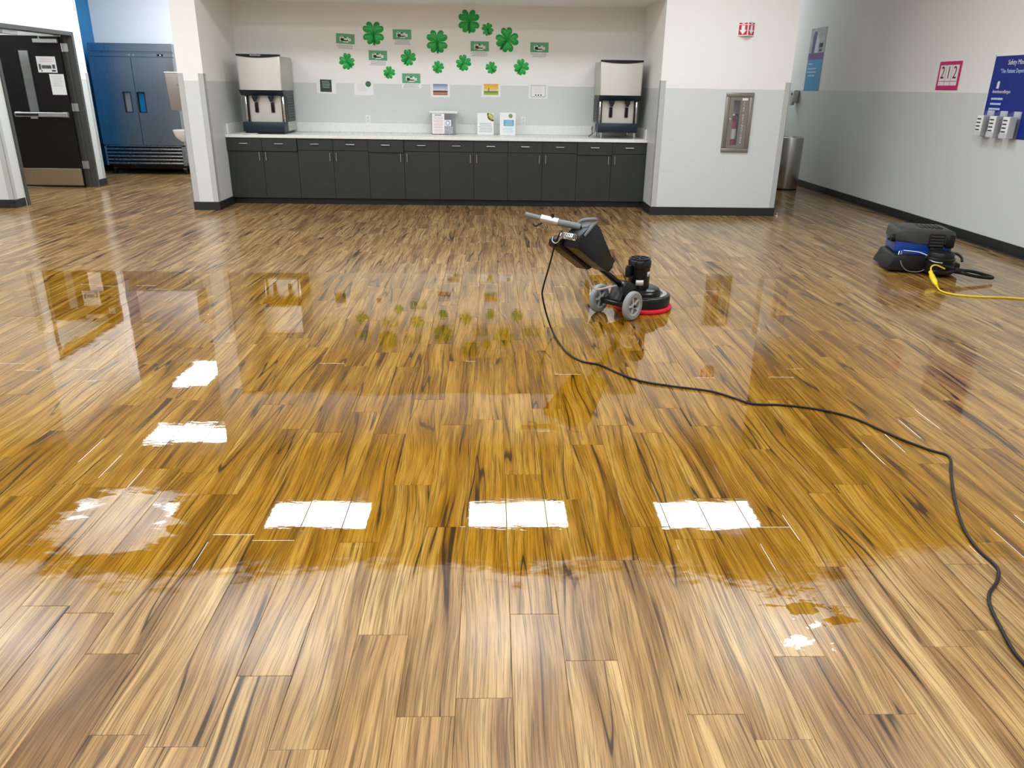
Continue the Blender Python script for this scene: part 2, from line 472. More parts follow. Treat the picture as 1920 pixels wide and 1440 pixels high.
# ------------------------------------------------------------------ ceiling lights
M_LAMP = emit_mat('lit_diffuser', (.865, .94, 1, 1), LAMP)
def ceiling_light(x, y, label, rot=0, first=[None]):
    if first[0] is None:
        t = thing('ceiling_light', label, 'ceiling light', (x, y, CH), rot, 'lit ceiling panels')
        w, d = .595, .295
        fr = MB()
        for b in ((-w - .02, w + .02, -d - .02, -d), (-w - .02, w + .02, d, d + .02), (-w - .02, -w, -d, d), (w, w + .02, -d, d)):
            fr.box(*b, -.022, -.001, .003, 1)
        fr.build('frame', M_WHT, t)
        mb = MB(); q = [mb.bm.verts.new(p) for p in ((-w, -d, -.014), (-w, d, -.014), (w, d, -.014), (w, -d, -.014))]; mb.bm.faces.new(q)
        df = mb.build('diffuser', M_LAMP, t, False)
        if df.data.polygons[0].normal.z > 0: df.data.flip_normals()
        first[0] = t
    else:
        t = copy_tree(first[0]); t.location = (x, y, CH); t.rotation_euler = (0, 0, rot); t['label'] = label
    return t
LX = (-4.46, -2.07, .345, 2.68)
names = ('far left', 'second from left', 'third from left', 'rightmost')
rows = ((8.15, 'row nearest the counter'), (5.9, 'second row from the counter'), (3.6, 'third row from the counter'), (1.3, 'fourth row from the counter'), (-1.0, 'fifth row from the counter'), (-3.3, 'row at the far end behind'))
for y, rn in rows:
    for x, cn in zip(LX, names):
        ceiling_light(x, y, 'lit ceiling panel, %s in the %s' % (cn, rn))
for y, rn in rows:
    ceiling_light(-6.85, y, 'lit ceiling panel outside the left edge, %s' % rn)
ceiling_light(-4.46, 10.45, 'lit ceiling panel in front of the hall to the refrigerator')
ceiling_light(-5.2, 13.0, 'lit ceiling panel above the refrigerator hall', PI / 2)
ceiling_light(4.25, 15.7, 'added unseen ceiling panel lighting the corridor beside the wide pillar')  # unseen lamp, added to lift the dark corridor
ceiling_light(-4.45, 13.2, 'added ceiling panel hidden in the hall behind the narrow pillar', PI / 2)  # extra lamp hidden by the pillar, added to brighten the wall over the refrigerator
ceiling_light(-7.9, 11.2, 'added unseen ceiling panel lighting the space behind the open dark door')  # unseen lamp added to light the room beyond the doorway

# ------------------------------------------------------------------ counter run
M_CAB = mat('charcoal_laminate', (42, 46, 45), .45, var=.04, scale=(20, 20, 1), sc=3)
M_TOP = mat('white_laminate_top', (240, 240, 236), .3, var=.01)
CF, TOE = 10.50, 10.60                     # cabinet front, toe kick
UN = [-3.45, -2.535, -1.61, -.68, .225, 1.145, 2.07]
WHERE = ['at the left end', 'second from the left', 'third from the left', 'fourth from the left', 'fifth from the left', 'at the right end']
OUT = {0: .02, 1: .02, 4: .018, 10: .018}  # drawers left slightly open
for i in range(6):
    x0, x1 = UN[i] + (.004 if i == 0 else 0), UN[i + 1] - (.004 if i == 5 else 0); xm = (x0 + x1) / 2
    t = thing('base_cabinet', 'charcoal base cabinet with two drawers and two doors, ' + WHERE[i], 'cabinet', (0, 0, 0), 0, 'charcoal base cabinets')
    MB().box(x0 + .001, x1 - .001, CF + .02, YB - .01, .085, CT - .04).build('body', M_CAB, t, False)
    MB().box(x0 + .001, x1 - .001, TOE, TOE + .3, .002, .085).build('toe_kick', M_BASE, t, False)
    for s, (a, b) in enumerate(((x0, xm), (xm, x1))):
        k = i * 2 + s; o = OUT.get(k, 0); g = .002
        d = MB().box(a + g, b - g, CF - o, CF + .019 - o * .0, .705 - o * .9, .845, .0015, 1).build('drawer', M_CAB, t)
        c = (a + b) / 2; hz = .782
        h = MB().tube([(c - .055, CF - o - .026, hz), (c + .055, CF - o - .026, hz)], .005, 8, 0)
        h.cyl(.004, -.026, 0, 8, 'Y', (c - .042, CF - o, hz)).cyl(.004, -.026, 0, 8, 'Y', (c + .042, CF - o, hz))
        h.build('handle', M_ALU, d)
        d = MB().box(a + g, b - g, CF, CF + .019, .088, .70 - o * .9, .0015, 1).build('door', M_CAB, t)
        c = xm - .042 if s == 0 else xm + .042
        h = MB().tube([(c, CF - .026, .57), (c, CF - .026, .676)], .005, 8, 0)
        h.cyl(.004, -.026, 0, 8, 'Y', (c, CF, .583)).cyl(.004, -.026, 0, 8, 'Y', (c, CF, .663))
        h.build('handle', M_ALU, d)
t = thing('worktop', 'long white laminate worktop along the charcoal cabinets', 'worktop')
MB().box(XA + .002, XB - .002, CF - .028, YB - .002, CT - .04, CT, .006, 2).build('slab', M_TOP, t)
MB().box(XA + .012, XB - .012, CF - .0285, CF - .02, CT - .037, CT - .003, .002, 1).build('edge_band', M_TOP, t)
tag(MB().box(XA + .022, XB - .022, YB - .022, YB - .002, CT + .0005, CT + .125, .003, 1).build('backsplash', M_TOP), 'long white backsplash behind the worktop', 'backsplash')
tag(MB().box(XA + .002, XA + .021, CF + .06, YB - .002, CT + .0005, CT + .125, .003, 1).build('side_splash', M_TOP), 'short white splash board at the left end of the worktop', 'backsplash')
tag(MB().box(XB - .021, XB - .002, CF + .06, YB - .002, CT + .0005, CT + .125, .003, 1).build('side_splash', M_TOP), 'short white splash board at the right end of the worktop', 'backsplash')

# ------------------------------------------------------------------ ice and water dispensers
M_HOP = mat('satin_stainless_hopper', (222, 219, 212), .38, .55, var=.012, scale=(14, 14, .6), sc=2, rvar=.03)
M_HOPS = mat('grey_steel_side', (196, 196, 188), .4, .7, var=.03)
M_LOUV = mat('dark_grey_louver', (78, 82, 86), .5)
M_CLEAR = mat('smoky_clear_plastic', (120, 120, 116), .2)
def ice_dispenser(label, x, legs, mirror):
    """local x runs along the counter, y into the wall; front face at y = 0, stands on z = 0"""
    t = thing('ice_dispenser', label, 'ice dispenser', (x, 10.61, CT), 0, 'countertop ice dispensers')
    w = .272; D = .62; z0 = .075 if legs else .03
    # hopper: bowed stainless front, set between steel sides
    prof = []
    n = 10
    for i in range(n + 1):
        u = -1 + 2 * i / n; prof.append((u * (w - .012), -.028 * (1 - u * u)))
    mb = MB()
    for z in (0,):
        lo = [mb.bm.verts.new((px, py, .535)) for px, py in prof]; hi = [mb.bm.verts.new((px, py, .945)) for px, py in prof]
        lb = [mb.bm.verts.new((px, .05, .535)) for px, py in prof]; hb = [mb.bm.verts.new((px, .05, .945)) for px, py in prof]
        for i in range(n):
            mb.bm.faces.new((lo[i], lo[i + 1], hi[i + 1], hi[i])); mb.bm.faces.new((hi[i], hi[i + 1], hb[i + 1], hb[i])); mb.bm.faces.new((lb[i], lb[i + 1], lo[i + 1], lo[i]))
        mb.bm.faces.new((lo[0], hi[0], hb[0], lb[0])); mb.bm.faces.new((lo[n], lb[n], hb[n], hi[n])); mb.bm.faces.new((lb[0], hb[0]) + tuple(hb[1:]) + tuple(lb[:0:-1]))
    mb.build('front_panel', M_HOP, t)
    mb = MB()
    mb.prism([(0, .535), (D, .535), (D, .93), (D - .03, .945), (0, .945)], -w, w, Matrix.Rotation(PI / 2, 4, 'Z') @ Matrix.Diagonal((1, 1, 1, 1)), .004)
    mb.build('hopper', M_HOPS, t)
    mb = MB()
    n = 12; top = []
    lo = []; hi = []
    for i in range(n + 1):
        u = -1 + 2 * i / n; y = -.034 * (1 - u * u) - .004
        lo.append(mb.bm.verts.new((u * (w + .004), y, .945 - .022 * (1 - u * u)))); hi.append(mb.bm.verts.new((u * (w + .004), y, .965)))
    lb = [mb.bm.verts.new((v.co.x, .03, v.co.z)) for v in lo]; hb = [mb.bm.verts.new((v.co.x, .03, .965)) for v in hi]
    for i in range(n):
        for a, b in ((lo, hi), (hi, hb), (lb, lo), (hb, lb)): mb.bm.faces.new((a[i], a[i + 1], b[i + 1], b[i]))
    mb.bm.faces.new((lo[0], hi[0], hb[0], lb[0])); mb.bm.faces.new((lo[n], lb[n], hb[n], hi[n]))
    lid = mb.build('top_trim', M_BLK, t)
    if not legs:
        lettering('maker_name', 'Scotsman', .026, M_WHT, lid, (-.02, -.043, .953), sx=1.25, space=1.1)
    # dark canopy flaring out over the nozzles
    mb = MB().prism([(-.035, .54), (.14, .54), (.14, .472), (.05, .472)], -w - .006, w + .006, Matrix.Rotation(PI / 2, 4, 'Z'), .006)
    mb.build('canopy', M_NAVY, t)
    MB().box(-w + .01, w - .01, .17, D, z0 + .11, .535).build('body', M_LOUV, t, False)
    MB().box(-w + .055, w - .055, .158, .17, z0 + .115, .475, .002, 1).build('splash_panel', M_HOP, t)
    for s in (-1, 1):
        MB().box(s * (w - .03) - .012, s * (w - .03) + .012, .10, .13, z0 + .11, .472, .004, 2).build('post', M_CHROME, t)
        MB().box(s * (w - .052) - .007, s * (w - .052) + .007, .12, .169, z0 + .11, .472).build('post_shade_strip', M_BLK, t)  # black strip standing in for the shade beside each post
        cx = s * .105 + (-.012 if not mirror else .012)
        p = MB().lathe([(0, .47), (.036, .47), (.034, .44), (.02, .412), (.018, .40), (0, .40)], 16, 'Z', (cx, .085, 0)).build('nozzle', M_NAVY, t)
        MB().box(cx - .014, cx + .014, .07, .157, .392, .412, .004, 1).build('spout_arm', M_CLEAR, p)
        l = MB().box(cx - .022, cx + .022, .132, .150, .262, .388, .006, 2).build('push_lever', M_BLK, t)
        MB().box(cx - .012, cx + .012, .128, .133, .30, .365, .002, 1).build('lever_icon', M_BLK2, l)
        # louvred side
        for k in range(9):
            MB().box(*sorted((s * (w - .01), s * (w + .001))), .22, D - .05, z0 + .14 + k * .034, z0 + .162 + k * .034, .003, 1).build('louver', M_LOUV, t)
    MB().box(-w - .002, w - .02 if legs else w - .012, -.012, .20, z0, z0 + .118, .006, 2).build('drip_sink', M_NAVY, t)
    MB().box(-w + .004, w - .002, .2, D, z0 + (.04 if legs else 0), z0 + .116, .004, 1).build('base', M_HOPS, t)
    if legs:
        for sx in (-1, 1):
            for yy in (.03, D - .06):
                MB().lathe([(0, 0), (.02, 0), (.02, .006), (.013, .012), (.013, z0 + .002), (0, z0 + .002)], 14, 'Z', (sx * (w - .05), yy, 0)).build('leg', M_CHROME, t)
        MB().tube([(-w - .02, .3, .16), (-w - .045, .28, .11), (-w - .04, .26, .05), (-w - .09, .24, .012)], .01, 8, 6).build('drain_hose', M_CLEAR, t)
        MB().box(-w - .035, -w - .002, .2, .3, .06, .19, .006, 1).build('water_valve', M_HOPS, t)
    else:
        MB().box(-w + .02, w - .02, .0, .56, .002, z0).build('plinth', M_BLK, t)
        MB().lathe([(0, .001), (.115, .001), (.12, .008), (.112, .011), (0, .009)], 28, 'Z', (-.21, -.03, 0)).build('drain_tray', M_WHT, t)
    return t
ice_dispenser('stainless ice dispenser at the left end of the white worktop', -2.965, False, False)
ice_dispenser('stainless ice dispenser on legs at the right end of the white worktop', 1.69, True, True)

# ------------------------------------------------------------------ items on the worktop
def strip(parent, name, m, x0, x1, z0, z1, y=-.001, th=.0012):
    return MB().box(x0, x1, y - th, y, z0, z1).build(name, m, parent, False)
def lines(parent, m, x0, x1, ztop, zbot, n, h, y, jag=.25, name='text_lines', seed=1, center=True):
    """rows of unreadable small print: broken dashes, joined as one part"""
    r = random.Random(seed); mb = MB()
    for i in range(n):
        z = ztop - (ztop - zbot) * (i + .5) / n
        a = x0 + (x1 - x0) * jag * r.random() * .5; b = x1 - (x1 - x0) * jag * r.random() * (.5 if center else 1)
        x = a
        while x < b:
            w = min(b - x, (x1 - x0) * r.uniform(.05, .17)); mb.box(x, x + w, y - .0008, y, z - h / 2, z + h / 2); x += w + (x1 - x0) * .02
    o = mb.build(name, m, parent, False); o['kind'] = 'stuff'
    return o
M_PINK = mat('pale_pink_ink', (226, 176, 180), .7); M_BLUEP = mat('mid_blue_print', (96, 168, 204), .6, var=.15, scale=(1, 1, 30), sc=1)
M_LBLUE = mat('pale_blue_print', (196, 222, 240), .6)
def clear_mat():
    t = NT('clear_plastic')
    t.b.inputs['Base Color'].default_value = (.85, .88, .9, 1); t.b.inputs['Roughness'].default_value = .08
    tr = t.n('ShaderNodeBsdfTransparent'); mx = t.n('ShaderNodeMixShader'); fr = t.n('ShaderNodeFresnel'); fr.inputs[0].default_value = 1.45
    nz = t.noise(t.n('ShaderNodeTexCoord').outputs['Object'], (1, 1, 1), 14, 2)
    f = t.math('ADD', fr.outputs[0], t.math('MULTIPLY', nz, .06), clamp=True)
    t.l(f, mx.inputs[0]); t.l(tr.outputs[0], mx.inputs[1]); t.l(t.b.outputs[0], mx.inputs[2])
    t.l(mx.outputs[0], t.t.nodes['Material Output'].inputs['Surface'])
    return t.m
M_GLS = clear_mat()
t = thing('suggestion_bin', 'clear plastic bin with white lid and pink-printed notice on the worktop', 'bin', (-.645, 11.02, CT))
mb = MB()
for sx in (-1, 1): mb.box(sx * .165 - .002, sx * .165 + .002, 0, .2, .004, .275)
mb.box(-.165, .165, 0, .004, .004, .275).box(-.165, .165, .196, .2, .004, .275).box(-.165, .165, 0, .2, 0, .005)
mb.build('box', M_GLS, t, False)
MB().box(-.19, .19, -.018, .218, .275, .305, .008, 2).build('lid', M_WHT, t)
n = MB().box(-.158, .01, -.003, -.0008, .01, .272).build('notice', M_PAPER, t, False)
lines(n, M_PINK, -.145, 0, .235, .02, 11, .008, -.003, seed=3); strip(n, 'heading', mat('maroon_ink', (130, 70, 80), .7), -.12, -.03, .246, .256, -.003)
n = MB().box(.012, .10, -.003, -.0008, .11, .19).build('round_logo_card', M_PAPER, t, False)
MB().lathe([(.022, -.002), (.032, -.002), (.032, 0), (.022, 0)], 24, 'Y', (.055, -.003, .15), closed=True).build('ring_logo', mat('steel_blue_ink', (130, 165, 200), .6), n)
n = MB().box(.012, .125, -.003, -.0008, .01, .105).build('photo_card', mat('grey_photo_print', (170, 170, 178), .6, var=.4, sc=40), t, False)
def stand_card(label, x, y, w, h):
    t = thing('menu_card', label, 'menu card', (x, y, CT))
    tilt = Matrix.Rotation(-.10, 4, 'X')
    MB().box(-w / 2, w / 2, 0, .003, .001, h, .0, m=tilt).build('sheet', M_PAPER, t, False)
    MB().box(-w / 2, w / 2, .0, .06, 0, .002).build('foot', M_GLS, t, False)
    holder = bpy.data.objects.new('print', None); holder.parent = t
    bpy.data.objects.remove(holder)
    return t, tilt
def tilted(o, tilt): o.data.transform(tilt); return o
t, tl = stand_card('white menu card with a black-rimmed salad bowl picture, on the worktop', -.075, 11.08, .225, .285)
tilted(lines(t, M_INK, -.095, .095, .16, .03, 6, .006, -.001, seed=5), tl)
bowl = MB()
for i in range(14):
    a0, a1 = math.radians(150 + i * 9.5), math.radians(150 + (i + 1) * 9.5)
    f = lambda a, r: (.105 + r * math.cos(a), .262 + r * math.sin(a))
    (x0, z0), (x1, z1), (x2, z2), (x3, z3) = f(a0, .062), f(a1, .062), f(a1, .082), f(a0, .082)
    bowl.prism([(min(p[0], .112), min(p[1], .284)) for p in ((x0, z0), (x1, z1), (x2, z2), (x3, z3))], -.003, -.001)
tilted(bowl.build('bowl_rim_print', M_DINK, t, False), tl)
tilted(MB().cyl(.045, -.003, -.001, 18, 'Y', (.068, 0, .236)).build('food_print', mat('salad_print', (205, 190, 90), .6, var=.5, sc=60), t, False), tl)
t, tl = stand_card('white menu card with a blue text panel, beside the salad menu card', .23, 11.06, .215, .295)
tilted(strip(t, 'blue_panel', M_BLUEP, -.055, .085, .12, .20), tl)
tilted(lines(t, M_PAPER, -.045, .075, .195, .125, 3, .006, -.0024, seed=6), tl)
tilted(lines(t, M_LBLUE, -.07, .085, .1, .03, 4, .007, -.001, seed=7), tl)
tilted(MB().cyl(.028, -.003, -.001, 16, 'Y', (.04, 0, .252)).build('food_print', mat('herb_print', (120, 150, 100), .6, var=.5, sc=60), t, False), tl)

# ------------------------------------------------------------------ alcove back wall: outlets, clovers, cards, photographs
def outlet(label, x, z):
    t = thing('wall_outlet', label, 'outlet', (x, YB, z), 0, 'white wall outlets')
    p = MB().box(-.036, .036, -.007, -.0005, -.058, .058, .003, 2).build('cover_plate', M_WHT, t)
    for s in (-1, 1):
        MB().cyl(.016, -.0085, -.006, 16, 'Y', (0, 0, s * .022)).build('socket', mat('outlet_grey', (214, 214, 210), .4), t)
outlet('white wall outlet beside the left ice dispenser and above the worktop', -1.715, 1.065)
outlet('white wall outlet right of the blue menu card', .455, 1.072)

M_CLV = mat('green_foil', (14, 172, 66), .25, .1, var=.22, sc=9, rvar=.1, bump=.002)
M_CLVD = mat('dark_green_foil', (12, 120, 52), .35, .1, var=.2, sc=14)
def leaf_mesh():
    """heart-shaped embossed leaf, tip at the origin, reaching to radius 1 along +z"""
    bm = bmesh.new(); n, R = 40, 6; c = (0, .56)
    out = []
    for i in range(n):
        a = 2 * PI * i / n
        hx = 16 * math.sin(a) ** 3; hz = 13 * math.cos(a) - 5 * math.cos(2 * a) - 2 * math.cos(3 * a) - math.cos(4 * a)
        out.append((hx / 17 * .56, (hz + 17) / 29 * 1.08 - .09))
    ctr = bm.verts.new((0, -.16, c[1])); prev = None; rings = []
    for k in range(1, R + 1):
        s = k / R; y = -.16 * (1 - s ** 4) - .012
        rings.append([bm.verts.new((c[0] + (x - c[0]) * s, y, c[1] + (z - c[1]) * s)) for x, z in out])
    rings.append([bm.verts.new((x, 0, z)) for x, z in out])
    for i in range(n): bm.faces.new((ctr, rings[0][i], rings[0][(i + 1) % n]))
    for a, b in zip(rings, rings[1:]):
        for i in range(n): bm.faces.new((a[i], b[i], b[(i + 1) % n], a[(i + 1) % n]))
    bmesh.ops.recalc_face_normals(bm, faces=bm.faces)
    me = bpy.data.meshes.new('leaf'); bm.to_mesh(me); bm.free(); me.materials.append(M_CLV)
    for p in me.polygons: p.use_smooth = True
    return me
LEAF = leaf_mesh()
def clover(label, x, z, r, rot, stretch=1.0):
    t = thing('clover_decoration', label, 'decoration', (x, YB - .001, z), 0, 'green clover decorations')
    for k in range(4):
        o = bpy.data.objects.new('leaf', LEAF); COL.objects.link(o); o.parent = t
        o.rotation_euler = (0, math.radians(45 + 90 * k) + rot, 0); o.scale = (r * .93, r * .42, r * 1.0)
    MB().tube([(0, -.012, -.1 * r), (r * .02, -.012, -.5 * r), (r * .05, -.01, -r * .98)], [.05 * r, .06 * r, .09 * r], 8, 4, m=Matrix.Rotation(rot, 4, 'Y')).build('stem', M_CLVD, t)
D = math.radians
CL = [(-1.585, 2.162, .150, 0, 'large green foil clover at the upper left, between two green cards'),
      (-1.962, 1.806, .104, -38, 'medium green foil clover, leftmost of all the clovers'),
      (-1.126, 1.866, .103, 38, 'medium green foil clover right of the middle left green card'),
      (-1.393, 1.674, .080, 42, 'small green foil clover above and left of the lowest green card'),
      (-.732, 2.072, .150, 0, 'large green foil clover in the middle of the wall display'),
      (-.725, 1.752, .080, 30, 'small green foil clover straight below the middle large clover'),
      (-.301, 2.327, .150, 0, 'large green foil clover highest on the wall'),
      (-.376, 1.811, .103, 36, 'medium green foil clover below the green card right of the middle'),
      (-.051, 2.233, .080, -18, 'small green foil clover beside the highest large clover'),
      (.215, 2.107, .155, 40, 'large tilted green foil clover, rightmost of the large ones'),
      (.001, 1.756, .078, -35, 'small green foil clover above the yellow sunset photograph'),
      (.415, 1.769, .103, 36, 'medium green foil clover, rightmost of all the clovers')]
for x, z, r, a, lb in CL: clover(lb, x, z, r, D(a))

M_CARDG = mat('sage_green_print', (100, 172, 128), .6, var=.05)
def green_card(label, x, z, rot=0, low=False):
    t = thing('notice_card', label, 'card', (x, YB, z), 0, 'green-headed notice cards'); t.rotation_euler = (0, rot, 0)
    s = MB().box(-.135, .135, -.0022, -.0006, -.105, .098).build('sheet', M_PAPER, t, False)
    MB().box(-.124, .124, -.0032, -.0022, -.036, .088).build('green_panel', M_CARDG, t, False)
    mb = MB()
    for b in ((-.075, -.02, -.005, .05), (-.06, .075, -.002, .032), (-.03, .04, -.018, .01), (-.062, -.045, .04, .058), (.02, .045, .03, .048)): mb.box(b[0], b[1], -.0042, -.0032, b[2], b[3])
    mb.build('white_lettering_block', M_PAPER, t, False)
    mb = MB(); r = random.Random(11)
    for i in range(9): xx = -.066 + i * .0155; mb.box(xx, xx + .005, -.005, -.0042, .008 + r.uniform(-.004, .003), .018 + r.uniform(-.006, .01))
    for i in range(4): xx = -.022 + i * .014; mb.box(xx, xx + .005, -.005, -.0042, -.012, -.004)
    mb.build('script_lettering', M_CARDG, t, False)
    MB().lathe([(0, -.0056), (.011, -.0056), (.011, -.0042), (0, -.0042)], 10, 'Y', (-.008, 0, .045)).build('shamrock_print', M_CLVD, t, False)
    lines(t, M_INK, -.115, .115, -.045, -.1, 4, .005, -.0022, seed=int(abs(x) * 100) + 2)
green_card('green-headed notice card at the far left of the clovers', -1.965, 2.06, D(3))
green_card('green-headed notice card right of the upper left large clover', -1.20, 2.125)
green_card('green-headed notice card below the upper left large clover', -1.537, 1.86, D(1))
green_card('green-headed notice card hung lowest, crossing the paint line', -1.095, 1.578)
green_card('green-headed notice card left of the tilted large clover', -.155, 1.995)
green_card('green-headed notice card at the far right of the clovers', .655, 1.994)

def scene_print(name, stops, hor=.5, warp=.05, sc=3):
    """flat photographic print: bands of colour up the sheet with a wavy skyline"""
    t = NT(name); tc = t.n('ShaderNodeTexCoord'); sp = t.n('ShaderNodeSeparateXYZ'); t.l(tc.outputs['Generated'], sp.inputs[0])
    nz = t.noise(tc.outputs['Generated'], (1, 1, 1.6), sc, 4)
    v = t.math('ADD', sp.outputs['Z'], t.math('MULTIPLY', t.math('SUBTRACT', nz, .5), warp))
    t.l(t.ramp(v, stops), t.b.inputs['Base Color']); t.b.inputs['Roughness'].default_value = .5
    return t.m
def photo(label, x, z, m, w=.265, h=.2, pic=(-.1, .1, -.07, .072), rot=0, name='picture', cat='photograph'):
    t = thing('wall_photograph', label, cat, (x, YB, z), 0, 'papers hung along the paint line'); t.rotation_euler = (0, rot, 0)
    MB().box(-w / 2, w / 2, -.0024, -.0006, -h / 2, h / 2).build('sheet', M_PAPER, t, False)
    if m: MB().box(pic[0], pic[1], -.0036, -.0024, pic[2], pic[3]).build(name, m, t, False)
    return t
t = photo('white sheet with a dark green square of small text', -2.262, 1.492, mat('dark_green_print', (48, 66, 50), .6, var=.2, sc=40), pic=(-.083, .073, -.078, .08), name='dark_panel', rot=D(1))
lines(t, mat('sage_ink', (150, 170, 150), .6), -.06, .055, .065, -.03, 5, .009, -.0036, seed=8)
t = photo('white sheet with a small green clover print in its corner', -1.75, 1.478, None)
lines(t, mat('faint_ink', (214, 214, 216), .7), -.09, .04, .05, -.05, 6, .006, -.0024, seed=9)
MB().lathe([(0, -.004), (.038, -.004), (.038, -.0024), (0, -.0024)], 14, 'Y', (.063, 0, .045)).build('clover_print', mat('clover_photo_print', (66, 104, 70), .6, var=.6, sc=50), t, False)
photo('landscape photograph with blue sky and brown field', -.70, 1.466, scene_print('landscape_print', [(0, lin(120, 66, 36)), (.16, lin(206, 150, 104)), (.30, lin(96, 58, 36)), (.38, lin(60, 46, 44)), (.42, lin(226, 224, 232)), (.6, lin(190, 200, 228)), (1, lin(96, 132, 190))], warp=.10), name='landscape_print')
t = photo('yellow sunset photograph with green hill and a small dark tower', -.0, 1.476, scene_print('sunset_print', [(0, lin(190, 200, 90)), (.2, lin(140, 170, 60)), (.33, lin(90, 110, 40)), (.38, lin(240, 226, 190)), (.55, lin(244, 196, 96)), (.8, lin(240, 190, 50)), (1, lin(236, 170, 60))], warp=.08), name='sunset_print')
MB().box(-.036, -.026, -.0044, -.0036, -.02, .022).build('tower_print', M_DINK, t, False)
t = photo('white sheet with a thin black frame and three black dots', .653, 1.468, None)
mb = MB()
for b in ((-.1, .1, .066, .07), (-.1, .1, -.078, -.074), (-.1, -.096, -.078, .07), (.096, .1, -.078, .07)): mb.box(b[0], b[1], -.0036, -.0024, b[2], b[3])
mb.build('frame_print', M_DINK, t, False)
for i in range(3): MB().cyl(.0095, -.0038, -.0024, 12, 'Y', (-.034 + .037 * i, 0, -.054)).build('dot', M_DINK, t, False)
lines(t, mat('faint_ink', (214, 214, 216), .7), -.07, .07, .055, -.03, 4, .005, -.0024, seed=10)

# ------------------------------------------------------------------ wide pillar: extinguisher cabinet and sign
M_CABM = mat('grey_anodised_frame', (150, 147, 140), .38, .75, var=.04, scale=(1, 1, 20), sc=6)
t = thing('extinguisher_cabinet', 'grey metal fire extinguisher cabinet set in the wide pillar', 'cabinet', ((HX0 + HX1) / 2, YC, (HZ0 + HZ1) / 2))
w, h = .172, .352
mb = MB()
for b in ((-w, w, h - .05, h), (-w, w, -h, -h + .05), (-w, -w + .05, -h + .05, h - .05), (w - .05, w, -h + .05, h - .05)): mb.box(b[0], b[1], -.022, -.001, b[2], b[3], .006, 2)
mb.build('frame', M_CABM, t)
iw, ih = HX1 - HX0, HZ1 - HZ0
mb = MB().box(-iw / 2 + .001, iw / 2 - .001, HD - .006, HD - .002, -ih / 2 + .001, ih / 2 - .001)
for s in (-1, 1):
    mb.box(*sorted((s * (iw / 2 - .001), s * (iw / 2 - .004))), .0, HD - .006, -ih / 2 + .001, ih / 2 - .001)
    mb.box(-iw / 2 + .001, iw / 2 - .001, .0, HD - .006, *sorted((s * (ih / 2 - .001), s * (ih / 2 - .004))))
mb.build('inner_box', M_GUARD, t, False)
dw, dh = w - .052, h - .052
wx0, wx1, wz0, wz1 = -.068, .012, -.262, .26
d = MB()
for b in ((-dw, wx0, -dh, dh), (wx1, dw, -dh, dh), (wx0, wx1, -dh, wz0), (wx0, wx1, wz1, dh)): d.box(b[0], b[1], -.016, -.008, b[2], b[3])
d = d.build('door', M_CABM, t, False)
MB().box(wx0, wx1, -.0125, -.0105, wz0, wz1).build('pane', M_GLS, d, False)
MB().tube([(-dw + .018, -.018, -.02), (-dw + .018, -.03, -.01), (-dw + .018, -.03, .05), (-dw + .018, -.018, .06)], .004, 8, 3).build('pull_handle', M_CHROME, d)
for i, ch in enumerate('FIRE EXTINGUISHER'):
    if ch != ' ': lettering('letter', ch, .03, M_WHT, d, (.06, -.0165, .232 - i * .0292))
MB().box(.03, .098, -.0172, -.0158, .262, .288).build('inspection_label', M_WHT, d, False)
M_RED = mat('extinguisher_red', (176, 18, 52), .3, var=.05, coat=.4)
t = thing('fire_extinguisher', 'red fire extinguisher with white label inside the wall cabinet', 'fire extinguisher', ((HX0 + HX1) / 2 - .03, YC + .085, HZ0 + .0045))
MB().lathe([(0, 0), (.052, 0), (.055, .012), (.055, .30), (.045, .345), (.02, .372), (.02, .39), (0, .39)], 24).build('cylinder', M_RED, t)
MB().lathe([(.0556, .115), (.0562, .117), (.0562, .235), (.0556, .237)], 24).build('label_band', M_PAPER, t)
MB().box(-.016, .016, -.016, .016, .388, .42, .004, 1).build('valve', M_CHROME, t)
MB().box(-.075, .02, -.012, .012, .425, .436, .003, 1).box(-.07, .012, -.011, .011, .405, .413, .003, 1).build('lever', M_WHT, t)
MB().tube([(.018, 0, .405), (.05, 0, .40), (.064, 0, .36), (.062, 0, .2)], .007, 8, 6).build('hose', M_BLK, t)
M_SRED = mat('sign_red', (206, 24, 66), .45, var=.03)
t = thing('fire_sign', 'red and white projecting arrow sign high on the wide pillar', 'sign', (3.045, YC, 2.20))
# two panels meeting in a ridge that points into the room, like an open book
for s, nm in ((-1, 'sign_panel'), (1, 'sign_panel')):
    hw, dep = .10, .075
    p = MB().prism([(s * hw, -.075), (0, -.075), (0, .075), (s * hw, .075)], -.002, .0)
    o = p.build(nm, M_PAPER, t, False)
    sh = Matrix.Identity(4); sh[1][0] = s * dep / hw; sh[1][3] = -dep - .001
    L = hw
    def panel(name, polys, m, y):
        mb = MB()
        for poly in polys: mb.prism([(s * L * (.5 + a), b) for a, b in poly], y - .001, y)
        q = mb.build(name, m, o, False); q.data.transform(sh)
    o.data.transform(sh)
    panel('red_field', [[(-.42, -.066), (.42, -.066), (.42, .042), (-.42, .042)], [(-.42, .05), (.42, .05), (.42, .066), (-.42, .066)]], M_SRED, -.002)
    panel('white_arrow', [[(0, -.062), (.36, -.012), (.17, -.012), (.17, .036), (-.17, .036), (-.17, -.012), (-.36, -.012)]], M_PAPER, -.0032)
    panel('white_icon', [[(-.12, .053), (.12, .053), (.12, .063), (-.12, .063)]], M_PAPER, -.0032)

